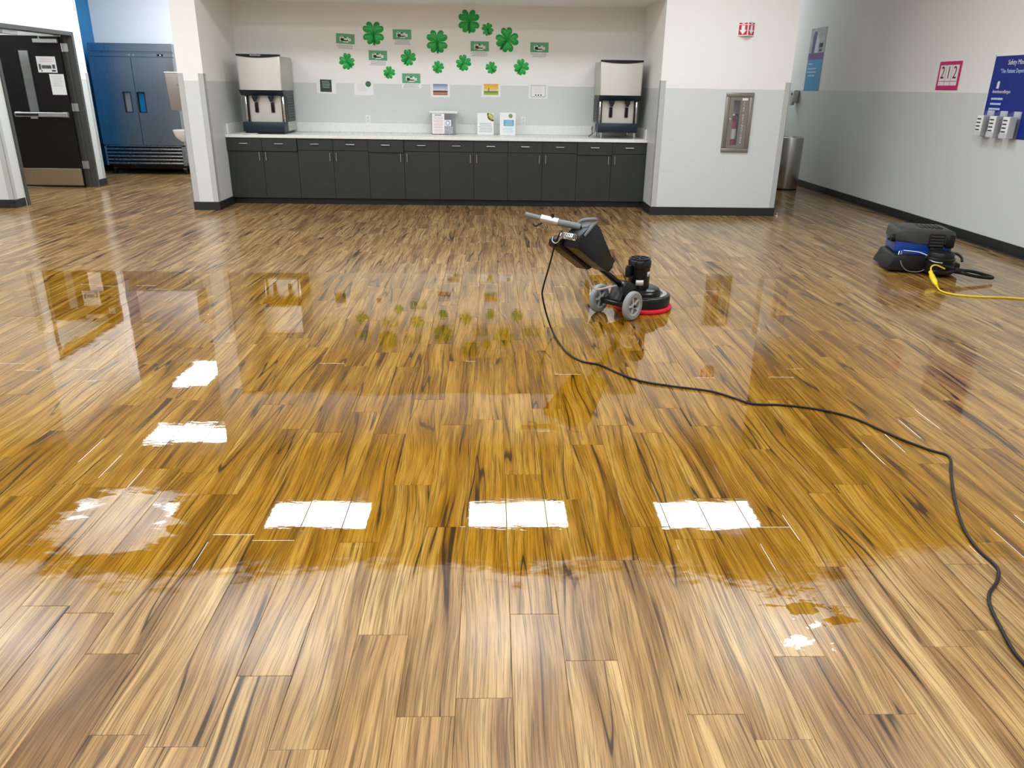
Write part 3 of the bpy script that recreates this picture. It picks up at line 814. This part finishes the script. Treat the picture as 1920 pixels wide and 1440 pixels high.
# ------------------------------------------------------------------ right wall: poster, counter sign, blue board, dispenser, waste bin
RW = -PI / 2
t = thing('tall_poster', 'tall poster with a grey figure photo above a sky-blue text panel on the right wall', 'poster', (XW, 13.43, 2.0), RW)
MB().box(-.31, .31, -.006, -.0008, -.475, .475).build('sheet', M_PAPER, t, False)
MB().box(-.31, .31, -.0072, -.006, -.475, .0).build('blue_panel', mat('sky_blue_print', (62, 154, 204), .5, var=.06, scale=(1, 1, 3), sc=2), t, False)
MB().box(-.31, .31, -.0072, -.006, .0, .10).build('purple_band', mat('purple_pink_print', (112, 70, 150), .5, var=.4, sc=5), t, False)
MB().box(-.31, .31, -.0072, -.006, .10, .475).build('photo_print', mat('grey_figure_photo', (178, 176, 178), .5, var=.5, scale=(1.4, 1, 1), sc=9), t, False)
mb = MB(); mb.prism([(-.2, .10), (-.1, .10), (-.06, .25), (-.02, .34), (-.07, .42), (-.15, .43), (-.2, .34), (-.19, .22)], -.0082, -.0072)
mb.build('figure_print', mat('indigo_print', (74, 66, 128), .5, var=.15), t, False)
mb = MB(); mb.prism([(-.06, .10), (.06, .10), (.07, .26), (.0, .40), (-.04, .36), (-.07, .22)], -.0084, -.0072)
mb.build('coat_print', mat('pale_coat_print', (222, 222, 226), .5, var=.06), t, False)
MB().box(.1, .24, -.0084, -.0072, .18, .24).box(.12, .2, -.0084, -.0072, .12, .15).build('dark_equipment_print', M_DINK, t, False)
lines(t, M_PAPER, -.26, -.06, -.05, -.08, 1, .014, -.0072, seed=12); lines(t, M_LBLUE, -.26, .16, -.11, -.27, 3, .022, -.0072, seed=13, center=False)

t = thing('number_sign', 'pink-bordered number sign reading 212 on the right wall', 'sign', (XW, 9.40, 1.71), RW)
M_MAG = mat('magenta_border', (202, 22, 110), .45, var=.03); M_PINKP = mat('pale_pink_panel', (246, 232, 238), .5, var=.01)
MB().box(-.225, .225, -.012, -.0008, -.155, .155, .004, 1).build('backing', M_MAG, t)
pn = MB().box(-.185, .195, -.0135, -.012, -.105, .115).build('white_panel', M_PINKP, t, False)
mb = MB()
for b in ((-.06, -.057, -.105, .115), (.065, .068, -.105, .115), (-.185, .195, -.062, -.058)): mb.box(b[0], b[1], -.0145, -.0135, b[2], b[3])
mb.build('grid_lines', M_DINK, t, False)
for x, ch in ((-.122, '2'), (.003, '1'), (.13, '2')): lettering('digit', ch, .19, M_DINK, t, (x, -.0145, .028), sx=.8)

M_NVY = mat('royal_blue_board', (8, 40, 140), .4, var=.05)
t = thing('safety_board', 'royal blue safety board with white lettering on the right wall', 'sign board', (XW, 8.20, 1.50), RW)
MB().box(-.37, .47, -.008, -.0008, -.40, .39, .002, 1).build('board', M_NVY, t)
mb = MB()
for b in ((-.382, -.37, -.40, .402), (-.382, .482, .39, .402)): mb.box(b[0], b[1], -.0085, -.0008, b[2], b[3])
mb.build('white_edge', M_PAPER, t, False)
lettering('heading', 'Safety Minded', .068, M_WHT, t, (.02, -.0088, .325), sx=.86)
lettering('subheading', '"The Patient Depends on You"', .058, M_LBLUE, t, (.055, -.0088, .243), sx=.82)
lettering('company_name', 'AmerisourceBergen', .046, M_WHT, t, (-.15, -.0088, .045), sx=.8)
mb = MB().prism([(-.25, .075), (-.21, .075), (-.205, .135), (-.22, .15), (-.245, .14)], -.0098, -.008); mb.build('logo_mark', M_WHT, t, False)
for z, tx in ((-.02, 'Please take one'), (-.075, 'and act promptly'), (-.13, 'share feedback cards')): pass
lines(t, M_LBLUE, -.32, -.1, -.0, -.15, 3, .02, -.0088, seed=15, center=False)
def card_holder(label, yc):
    t = thing('card_holder', label, 'card holder', (XW - .0085, yc, 1.10), RW, 'clear card holders on the blue board')
    hw, dp, hh = .062, .11, .26
    mb = MB()
    mb.box(-hw, hw, -.003, -.001, 0, hh).box(-hw, hw, -dp, -dp + .002, 0, hh * .2)
    mb.box(-hw, hw, -dp, -.003, 0, .003)
    for s in (-1, 1): mb.prism([(-dp, 0), (-.003, 0), (-.003, hh), (-dp, hh * .8)], *sorted((s * hw, s * (hw - .002))), m=Matrix.Rotation(PI / 2, 4, 'Z') @ Matrix.Diagonal((1, -1, 1, 1)))
    mb.build('pocket', M_GLS, t, False)
    return t
def card_stack(label, yc):
    t = thing('card_stack', label, 'cards', (XW - .0085, yc, 1.104), RW, 'stacks of white cards in the holders')
    MB().box(-.055, .055, -.104, -.03, 0, .205, .002, 1).build('cards', M_PAPER, t)
    mb = MB()
    for k in range(4): mb.box(-.045, .02, -.1056, -.104, .055 + k * .036, .068 + k * .036)
    mb.build('printed_lines', M_DINK, t, False)
for yc, nm in ((8.44, 'leftmost'), (8.22, 'middle'), (8.00, 'rightmost')):
    card_holder('clear card holder on the blue board, %s of three' % nm, yc)
    card_stack('stack of white printed cards in the %s clear holder' % nm, yc)

t = thing('sanitizer_dispenser', 'grey soap dispenser on the right wall above the steel waste bin', 'dispenser', (XW, 13.98, 1.285), RW)
MB().box(-.085, .085, -.105, -.001, .04, .245, .018, 3).build('case', M_ALU, t)
MB().box(-.055, .055, -.115, -.06, .0, .045, .01, 2).build('push_bar', M_GUARD, t)
MB().box(-.03, .03, -.1075, -.104, .16, .2, .002, 1).build('window', M_BLK, t)
t = thing('waste_bin', 'tall round stainless waste bin at the corridor wall', 'waste bin', (4.87, 12.85, 0))
MB().lathe([(0, .02), (.195, .02), (.2, .03), (.2, .80), (.197, .815), (.17, .825), (.165, .80), (0, .78)], 40).build('body', mat('polished_bin_steel', (196, 196, 194), .36, 1.0, var=.04, scale=(1, 1, .1), sc=8), t)
MB().lathe([(0, 0), (.19, 0), (.192, .02), (0, .02)], 40).build('base_ring', M_BLK, t)
t = thing('door_stop', 'tiny chrome floor stop at the foot of the wide pillar', 'door stop', (3.72, 9.93, 0))
MB().lathe([(0, 0), (.02, 0), (.02, .008), (.012, .012), (.012, .035), (.015, .04), (0, .046)], 14).build('post', M_CHROME, t)

# ------------------------------------------------------------------ double doorway
M_FRM = mat('dark_grey_frame_paint', (70, 71, 68), .4, var=.03)
M_LEAF = mat('dark_brown_door', (17, 12, 14), .5, var=.06, scale=(20, 20, 1), sc=3, spec=.3)
M_KICK = mat('bronze_steel_kick_plate', (180, 160, 134), .34, .85, var=.03)
d = bpy.data.objects.new('door_1', None); COL.objects.link(d); d.location = (XL, 12.05, 0)
tag(d, 'dark brown door standing open in a grey double frame', None, None, 'structure')
def dbox(name, m, x0, x1, y0, y1, z0, z1, parent=d, bev=.002):
    return MB().box(x0 - XL, x1 - XL, y0 - 12.05, y1 - 12.05, z0, z1, bev, 1).build(name, m, parent)
dbox('jamb', M_FRM, -6.17, -5.982, DY0, DY0 + .055, 0, DZ); dbox('jamb', M_FRM, -6.17, -5.982, DY1 - .055, DY1, 0, DZ)
dbox('head', M_FRM, -6.17, -5.982, DY0 + .055, DY1 - .055, DZ - .052, DZ)
dbox('door_stop_strip', M_FRM, -6.10, -6.07, DY1 - .07, DY1 - .055, 0, DZ - .052)
lx0, lx1, ly0, ly1 = -7.06, -6.15, 12.02, 12.064
wx0, wx1, wz0, wz1 = -6.765, -6.61, 1.075, 1.90
mb = MB()
for b in ((lx0, wx0, .012, 2.095), (wx1, lx1, .012, 2.095), (wx0, wx1, .012, wz0), (wx0, wx1, wz1, 2.095)): mb.box(b[0] - XL, b[1] - XL, ly0 - 12.05, ly1 - 12.05, b[2], b[3])
leaf = mb.build('leaf', M_LEAF, d, False)
dbox('window_bead', M_BLK, wx0 - .02, wx0, ly0 - .006, ly0, wz0 - .02, wz1 + .02, leaf); dbox('window_bead', M_BLK, wx1, wx1 + .02, ly0 - .006, ly0, wz0 - .02, wz1 + .02, leaf)
dbox('window_bead', M_BLK, wx0, wx1, ly0 - .006, ly0, wz1, wz1 + .02, leaf); dbox('window_bead', M_BLK, wx0, wx1, ly0 - .006, ly0, wz0 - .02, wz0, leaf)
dbox('pane', M_GLS, wx0, wx1, 12.038, 12.044, wz0, wz1, leaf, 0)
dbox('kick_plate', M_KICK, lx0 + .01, lx1 - .01, ly0 - .003, ly0, .03, .275, leaf)
pb = dbox('panic_bar', M_ALU, -6.945, -6.185, ly0 - .062, ly0 - .03, 1.005, 1.07, d, .008)
dbox('push_pad', M_BLK, -6.93, -6.60, ly0 - .066, ly0 - .06, 1.02, 1.05, pb); dbox('mount', M_ALU, -6.945, -6.87, ly0 - .03, ly0, 1.0, 1.075, pb); dbox('mount', M_ALU, -6.26, -6.185, ly0 - .03, ly0, 1.0, 1.075, pb)
dbox('latch_lever', M_ALU, -6.72, -6.62, ly0 - .06, ly0 - .03, .98, 1.005, pb)
cl = dbox('closer', M_ALU, -6.49, -6.15, ly0 - .055, ly0, 2.0, 2.055, d, .006)
MB().tube([(-6.40 - XL, ly0 - .03 - 12.05, 2.055), (-6.40 - XL, ly0 - .03 - 12.05, 2.085), (-6.36 - XL, 11.96 - 12.05, 2.09), (-6.07 - XL, 11.93 - 12.05, 2.092)], .011, 8, 4).build('closer_arm', M_ALU, cl)
for z in (1.89, 1.085, .27):
    hg = dbox('hinge', M_ALU, -6.15, -6.06, 12.068, 12.084, z, z + .112)
    MB().cyl(.008, z - .002, z + .114, 12, 'Z', (-6.145 - XL, 12.06 - 12.05, 0)).build('pin', M_CHROME, hg)
dbox('second_closer', M_ALU, -6.16, -6.10, 10.62, 10.95, 2.05, 2.1)
def door_paper(label, x, z, w, h):
    t = thing('door_notice', label, 'notice', (x, ly0, z), 0)
    MB().box(-w / 2, w / 2, -.0018, -.0004, -h / 2, h / 2).build('sheet', M_PAPER, t, False); return t
t = door_paper('white notice with dark picture strip, upper sheet on the open door', -6.375, 1.718, .27, .215)
lines(t, M_PINK, -.11, .11, .085, .03, 2, .006, -.0018, seed=20)
mb = MB()
for b in ((-.115, -.085, -.07, .005), (-.075, .06, -.055, -.01), (.075, .115, -.055, .0), (-.09, -.075, -.095, -.075), (.06, .115, -.095, -.07)): mb.box(b[0], b[1], -.003, -.0018, b[2], b[3])
mb.build('picture_strip', mat('photo_strip_print', (92, 84, 84), .6, var=.4, sc=40), t, False)
t = door_paper('plain white letter, lower sheet on the open door', -6.265, 1.452, .205, .28)
lines(t, mat('light_grey_ink', (196, 196, 202), .7), -.08, .08, .12, -.03, 9, .005, -.0018, seed=21)
t = thing('wall_notice', 'sliver of a white notice with red edge at the end of the door wall', 'notice', (XL, 12.22, 2.66), PI / 2)
MB().box(-.14, .14, -.004, -.0006, -.24, .24).build('sheet', M_PAPER, t, False)
MB().box(.10, .128, -.005, -.004, -.22, .22).build('red_border', mat('faded_red_ink', (214, 140, 146), .6), t, False)

# ------------------------------------------------------------------ hall: refrigerator, drinking fountain
M_FRG = mat('dark_brushed_steel', (150, 156, 164), .24, 1.0, var=.06, scale=(50, 50, 1), sc=3, rvar=.05)
M_FRGD = mat('refrigerator_grille_steel', (168, 174, 180), .28, 1.0, var=.05)
t = thing('refrigerator', 'two-door stainless steel refrigerator standing in the hall', 'refrigerator', (-5.95, 13.85, 0))
W = .685
MB().box(-W, W, .03, .77, .15, 2.09, .004, 1).build('cabinet', M_FRG, t)
MB().box(-W, W, -.002, .029, 1.965, 2.09, .004, 1).build('top_panel', M_FRG, t)
lp = MB().box(-W, W, -.006, .029, 1.885, 1.945, .004, 1).build('control_panel', M_FRG, t)
MB().box(.43, .53, -.0085, -.006, 1.898, 1.932, .002, 1).build('display', M_BLK, lp)
lettering('digits', '36', .022, emit_mat('display_glow', (.3, .75, 1, 1), 3, False), lp, (.485, -.0088, 1.915))
for x in (-.02, .05): MB().cyl(.012, -.01, -.006, 14, 'Y', (x, 0, 1.912)).build('lock', M_CHROME, lp)
for s in (-1, 1):
    x0, x1 = (-W, -.004) if s < 0 else (.004, W)
    hx = -.15 if s < 0 else .08
    mb = MB()
    for b in ((x0, hx - .065, .495, 1.872), (hx + .065, x1, .495, 1.872), (hx - .065, hx + .065, .495, 1.02), (hx - .065, hx + .065, 1.34, 1.872)): mb.box(b[0], b[1], -.03, .028, b[2], b[3])
    dr = mb.build('door', M_FRG, t, False)
    hb = MB().box(hx - .065, hx + .065, .015, .02, 1.02, 1.34)
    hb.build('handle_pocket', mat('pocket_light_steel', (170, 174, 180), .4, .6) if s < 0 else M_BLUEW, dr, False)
    mb = MB()
    for b in ((hx - .067, hx - .055, 1.015, 1.345), (hx + .055, hx + .067, 1.015, 1.345), (hx - .055, hx + .055, 1.015, 1.027), (hx - .055, hx + .055, 1.333, 1.345)): mb.box(b[0], b[1], -.034, .014, b[2], b[3], .002, 1)
    mb.build('handle_rim', M_BLK, dr)
g = MB().box(-W, W, .012, .029, .15, .485).build('grille', M_BLK, t, False)
for k in range(5): MB().box(-W + .03, W - .06, -.012, .012, .175 + k * .058, .205 + k * .058, .008, 2).build('slat', M_FRGD, g)
mb = MB()
for b in ((-W, -W + .03, .15, .485), (W - .06, W, .15, .485), (-W, W, .465, .485)): mb.box(b[0], b[1], -.01, .012, b[2], b[3], .003, 1)
mb.build('grille_frame', M_FRGD, g)
MB().box(-W + .05, W - .05, .1, .7, .09, .15).build('under_frame', M_BLK, t, False)
for sx in (-1, 1):
    for yy in (.12, .66):
        c = MB().box(sx * .60 - .03, sx * .60 + .03, yy - .03, yy + .03, .085, .10).build('caster', M_CHROME, t)
        MB().cyl(.045, -.016, .016, 18, 'X', (sx * .60, yy, .045), .006).build('wheel', M_BLK, c)
t = thing('drinking_fountain', 'wall-hung drinking fountain bowl showing past the narrow pillar', 'drinking fountain', (XA0, 10.42, .80), -PI / 2)
# local -y points away from the pillar into the hall
MB().lathe([(0, .0), (.07, .0), (.13, .05), (.155, .12), (.16, .14), (.145, .142), (.12, .10), (.05, .07), (0, .065)], 28, 'Z', (0, -.165, 0)).build('bowl', M_WHT, t)
MB().box(-.12, .12, -.06, -.001, -.04, .16, .01, 2).build('back_housing', M_STEEL, t)
MB().tube([(.06, -.10, .13), (.06, -.10, .18), (.05, -.13, .19)], .01, 8, 4).build('bubbler', M_CHROME, t)
t = thing('towel_dispenser', 'grey steel paper towel dispenser showing past the narrow pillar', 'towel dispenser', (XA0, 10.45, 1.14), -PI / 2)
MB().prism([(-.28, .05), (-.001, .0), (-.001, .475), (-.30, .475)], -.13, .13, Matrix.Rotation(PI / 2, 4, 'Z') @ Matrix.Diagonal((1, 1, 1, 1)), .006).build('case', mat('towel_case_steel', (160, 154, 148), .4, .5, var=.01), t)
MB().box(-.135, .135, -.305, -.001, .476, .49, .003, 1).build('lid', M_WHT, t)
MB().cyl(.012, -.006, .0, 12, 'X', (.134, -.16, .34)).build('lock', M_CHROME, t)

# ------------------------------------------------------------------ floor machine (local x = from the pad towards the handle)
M_TYRE = mat('grey_rubber_tyre', (138, 141, 141), .55, var=.04); M_HUB = mat('light_grey_hub', (176, 179, 178), .45, var=.03)
M_GRIP = mat('grey_sleeve', (108, 112, 114), .45, var=.04); M_PAD = mat('red_floor_pad', (226, 18, 52), .85, var=.08, sc=300, bump=.002)
MC = Vector((1.135, 5.5, 0))
fmach = thing('floor_machine', 'black floor buffing machine with red pad and grey wheels', 'floor machine', MC, math.radians(225))
t = fmach
MB().lathe([(0, 0), (.205, 0), (.216, .008), (.217, .022), (.205, .031), (0, .031)], 48).build('pad', M_PAD, t)
dk = MB().lathe([(0, .032), (.192, .032), (.2, .036), (.202, .095), (.196, .108), (.184, .112), (0, .112)], 48).build('deck', M_BLK2, t)
MB().lathe([(.145, .1125), (.176, .1125), (.176, .115), (.145, .115)], 48, closed=True).build('silver_ring', M_CHROME, dk)
MB().lathe([(0, .112), (.142, .112), (.148, .118), (.148, .138), (.138, .146), (.136, .156), (.11, .168), (0, .17)], 40, c=(.035, 0, 0)).build('gear_housing', M_BLK2, t)
mo = MB().lathe([(0, .165), (.077, .165), (.078, .17), (.078, .31), (.082, .315), (.083, .36), (.076, .372), (0, .372)], 32, c=(.07, 0, 0)).build('motor', M_BLK2, t)
MB().lathe([(0, .37), (.074, .37), (.072, .384), (.06, .386), (.06, .379), (0, .379)], 32, c=(.07, 0, 0)).build('fan_cap', M_BLK, mo)
for k in range(6):
    MB().box(-.006, .006, .012, .06, .379, .387, .002, 1, m=Matrix.Translation((.07, 0, 0)) @ Matrix.Rotation(k * PI / 3, 4, 'Z')).build('cap_rib', M_BLK, mo)
M_LBL = mat('silver_label', (205, 205, 208), .35, .2)
def arc_label(a0, a1, z0, z1, r=.0795):
    mb = MB(); n = 6
    p = [(.07 + r * math.cos(D(a0 + (a1 - a0) * i / n)), r * math.sin(D(a0 + (a1 - a0) * i / n))) for i in range(n + 1)]
    lo = [mb.bm.verts.new((x, y, z0)) for x, y in p]; hi = [mb.bm.verts.new((x, y, z1)) for x, y in p]
    for i in range(n): mb.bm.faces.new((lo[i], lo[i + 1], hi[i + 1], hi[i]))
    o = mb.build('rating_label', M_LBL, mo); sm = o.modifiers.new('thick', 'SOLIDIFY'); sm.thickness = .0012
arc_label(20, 62, .195, .235); arc_label(82, 122, .255, .292, .0802)
MB().box(.15, .20, -.035, -.005, .255, .33, .006, 2).build('capacitor_box', M_BLK, t)
MB().cyl(.018, .33, .338, 14, 'Z', (.175, -.02, 0)).build('filler_cap', M_BLK, t)
MB().prism([(.12, .14), (.36, .10), (.36, .125), (.31, .235), (.26, .25), (.17, .20)], -.055, .055, None, .005).build('yoke', M_BLK2, t)
MB().prism([(.10, .10), (.38, .085), (.385, .115), (.14, .14)], -.10, .10, None, .004).build('wheel_bracket', M_BLK2, t)
MB().tube([(.34, -.16, .103), (.34, .16, .103)], .012, 12, 0).build('axle', M_BLK2, t)
for s in (-1, 1):
    c = (.34, s * .145, .1035)
    wh = MB().lathe([(.070, -.020), (.092, -.021), (.1015, -.014), (.1035, -.006), (.1035, .006), (.1015, .014), (.092, .021), (.070, .020)], 40, 'Y', c, closed=True).build('wheel', M_TYRE, t)
    MB().lathe([(.062, -.016), (.071, -.017), (.071, .017), (.062, .016)], 32, 'Y', c, closed=True).lathe([(.0, -.018), (.022, -.018), (.022, .018), (0, .018)], 20, 'Y', c).build('rim', M_HUB, wh)
    MB().lathe([(.02, -.003), (.064, -.003), (.064, .003), (.02, .003)], 32, 'Y', c, closed=True).build('web', mat('dark_grey_wheel_web', (104, 107, 107), .5), wh)
    for k in range(5):
        MB().box(-.007, .007, -.015, .015, .02, .066, .002, 1, m=Matrix.Translation(c) @ Matrix.Rotation(2 * PI * k / 5 + .3, 4, 'Y')).build('spoke', M_HUB, wh)
    MB().cyl(.011, -.03, .03, 14, 'Y', c, .003).build('hub_cap', M_BLK, wh)
MB().tube([(.285, 0, .215), (.62, 0, .43), (.84, 0, .585)], .021, 14, 0).build('pole', M_BLK2, t)
MB().prism([(.555, .40), (.60, .378), (.70, .43), (.945, .585), (.93, .655), (.85, .70), (.77, .725), (.72, .69), (.585, .475), (.545, .45)], -.005, .115, None, .008).build('tank', mat('black_tank', (13, 18, 24), .34, var=.04, spec=.35), t)
MB().prism([(.60, .385), (.66, .38), (.965, .575), (.96, .62), (.90, .635)], -.115, -.02, None, .008).build('switch_box', mat('dark_brown_black_plastic', (26, 22, 20), .38, var=.06, spec=.35), t)
MB().prism([(.51, .44), (.56, .40), (.58, .43), (.545, .475)], .03, .10, None, .006).build('tank_spout', M_BLK, t)
br = MB().tube([(.86, .02, .685), (.84, .045, .735), (.79, .10, .748), (.755, .105, .735), (.82, .112, .70), (.885, .11, .655)], .0115, 10, 5).build('tank_bail', M_GRIP, t)
hb = MB().tube([(.85, .055, .70), (.885, -.01, .712), (.925, -.09, .722)], .021, 14, 4).build('handle_sleeve', M_GRIP, t)
a, b, c2 = Vector((.915, -.075, .72)), Vector((.965, -.18, .738)), Vector((1.01, -.275, .757))
MB().tube([a, b], .026, 14, 0).build('clamp', M_ALU, hb)
MB().tube([b, c2], .0165, 14, 0).build('grip', M_GRIP, hb)
MB().box(-.008, .008, -.008, .008, 0, .03, .002, 1, m=Matrix.Translation(a.lerp(b, .35)) @ Matrix.Translation((0, 0, .018))).build('trigger_lock', M_BLK, hb)
MB().tube([b + Vector((-.01, 0, -.03)), b + Vector((.02, -.03, -.05)), c2 + Vector((-.02, .05, -.055))], .006, 8, 4).build('trigger', M_BLK, hb)
hel = [(.965 + .02 * math.cos(k * .9), .0 + .0019 * k, .655 + .02 * math.sin(k * .9)) for k in range(56)]
MB().tube(hel, .0035, 6, 0).build('coiled_lead', M_CHROME, t)
MB().tube([(.965, .0, .645), (.97, -.04, .60), (.975, -.07, .61), (.96, -.08, .635)], .004, 6, 6).build('lead_loop', M_ALU, t)
MB().tube([(.64, -.05, .37), (.60, -.05, .30), (.555, -.04, .235), (.50, -.02, .222), (.33, .0, .225)], .006, 8, 6).build('solution_hose', mat('milky_hose', (206, 196, 204), .35), t)

M_CORD = mat('black_cord_rubber', (14, 13, 15), .42, var=.1, spec=.35)
path = [(.455, 4.83, .675), (.44, 4.84, .66), (.41, 4.85, .584), (.39, 4.85, .491), (.368, 4.85, .404), (.344, 4.85, .304), (.341, 4.85, .255), (.362, 4.845, .161), (.39, 4.83, .075), (.418, 4.79, .012)]
flat = [(.434, 4.665), (.471, 4.434), (.545, 4.27), (.648, 4.206), (.737, 4.065), (.838, 3.948), (1.001, 3.869), (1.189, 3.8), (1.291, 3.703), (1.366, 3.624), (1.501, 3.611), (1.628, 3.577), (1.742, 3.516), (1.835, 3.417), (1.925, 3.221), (2.008, 3.091), (2.059, 3.04), (2.053, 2.985), (1.983, 2.859), (1.869, 2.634), (1.786, 2.436), (1.752, 2.294), (1.753, 2.195), (1.742, 2.149), (1.697, 2.089), (1.638, 2.032), (1.598, 1.964), (1.566, 1.862), (1.539, 1.756), (1.535, 1.69), (1.525, 1.5), (1.54, 1.2), (1.65, .8), (1.9, .4)]
tag(MB().tube(path + [(x, y, .0062) for x, y in flat], .006, 8, 5).build('power_cord', M_CORD), 'long black power cord trailing from the floor machine across the wet planks', 'cord')

# ------------------------------------------------------------------ blue and black vacuum by the right wall
M_VBLU = mat('vacuum_blue', (8, 62, 150), .32, var=.06, coat=.2); M_VGRY = mat('vacuum_dark_grey', (54, 56, 55), .42, var=.05)
t = thing('floor_vacuum', 'blue and black wheeled floor vacuum on the planks near the right wall', 'vacuum', (3.95, 6.92, 0), D(-12))
MB().prism([(-.315, .02), (.30, .02), (.30, .11), (.10, .15), (-.17, .165), (-.255, .15)], -.26, .24, None, .015).build('base', M_BLK, t)
for sx, sy in ((-1, -1), (1, -1), (-1, 1), (1, 1)): MB().cyl(.022, -.012, .012, 14, 'X', (sx * .23, sy * .18, .022), .004).build('wheel', M_BLK2, t)
bd = MB().box(-.235, .245, -.14, .22, .15, .30, .035, 3).build('body', M_VBLU, t)
MB().box(-.20, .12, -.165, -.12, .11, .19, .012, 2).build('blue_lower_panel', M_VBLU, t)
MB().prism([(-.245, .262), (-.10, .262), (-.06, .255), (.10, .25), (.255, .235), (.255, .35), (.225, .375), (-.20, .385), (-.235, .36)], -.155, .23, None, .022).build('lid', M_VGRY, t)
for k in range(5): MB().box(-.02 + k * .04, .0 + k * .04, -.06, .14, .377, .391, .005, 2).build('lid_rib', M_VGRY, t)
v = MB().box(.03, .16, -.168, -.15, .225, .345, .006, 1).build('vent_panel', M_BLK, t)
for k in range(4): MB().box(.038, .152, -.174, -.168, .237 + k * .027, .250 + k * .027, .003, 1).build('vent_slat', M_VGRY, v)
MB().box(.17, .25, -.166, -.10, .22, .34, .02, 2).build('corner_cap', M_BLK, t)
MB().box(.05, .15, -.168, -.13, .155, .225, .008, 2).build('latch', M_BLK, t)
MB().cyl(.036, -.03, .02, 20, 'X', (-.245, -.075, .285), .008).build('side_knob', M_BLK, t)
MB().box(-.285, -.25, -.05, -.02, .255, .28, .006, 1).build('side_hook', M_BLK, t)
dr = MB().lathe([(0, .03), (.118, .03), (.12, .04), (.12, .125), (.108, .13), (.108, .142), (.12, .146), (.12, .16), (.108, .168), (.108, .2), (.10, .212), (0, .214)], 36, c=(.115, -.275, 0)).build('motor_pod', M_BLK, t)
MB().tube([(.20, -.21, .17), (.255, -.21, .19), (.30, -.23, .165), (.305, -.26, .13)], .011, 8, 5).build('pod_handle', M_BLK, dr)
MB().tube([(.0, -.27, .15), (.03, -.375, .14), (.10, -.395, .135)], .006, 8, 5).build('pod_trim', M_ALU, dr)
h = MB().tube([(.02, -.47, .075), (.0, -.44, .085), (.03, -.40, .115), (.12, -.40, .11), (.21, -.43, .085), (.12, -.475, .068)], .014, 10, 5, True).build('loop_handle', M_BLK, t)
MB().tube([(.19, -.435, .085), (.27, -.44, .075)], [.026, .026], 12, 0).build('handle_neck', M_BLK, h)
MB().tube([(.26, -.465, .07), (.25, -.425, .085), (.36, -.405, .075), (.49, -.41, .045), (.51, -.435, .036), (.45, -.46, .04), (.35, -.475, .052)], .014, 10, 5, True).build('grip_loop', M_BLK, h)
MB().tube([(-.17, -.17, .19), (-.05, -.20, .185), (.02, -.23, .165)], .006, 8, 5).build('hose_lead', M_ALU, t)
MB().tube([(-.2, -.2, .165), (-.2, -.275, .09), (-.14, -.285, .03), (-.03, -.285, .03), (.05, -.3, .10)], .0045, 8, 6).build('wire_loop', M_GRIP, t)
MB().tube([(-.21, -.19, .185), (-.215, -.2, .155)], .005, 8, 0).tube([(-.195, -.195, .185), (-.185, -.205, .14)], .005, 8, 0).build('wire_clip', M_CHROME, t)
M_YEL = mat('yellow_cord_vinyl', (236, 206, 20), .4, var=.04)
t = thing('yellow_cord', 'bright yellow extension cord plugged in at the blue vacuum', 'cord', (0, 0, 0))
MB().tube([(3.94, 6.42, .105), (3.86, 6.43, .135), (3.815, 6.415, .12), (3.80, 6.38, .085)], .006, 8, 5).tube([(3.742, 6.16, .02), (3.712, 6.04, .008), (3.745, 5.925, .008), (3.898, 5.855, .008), (4.109, 5.835, .008), (4.254, 5.795, .008), (4.55, 5.723, .008), (5.0, 5.64, .008), (5.2, 5.50, .008)], .0065, 8, 6).build('cable', M_YEL, t)
MB().tube([(3.80, 6.385, .085), (3.785, 6.33, .065), (3.76, 6.23, .038), (3.742, 6.155, .02)], [.017, .022, .022, .013], 10, 4).build('connector', M_YEL, t)
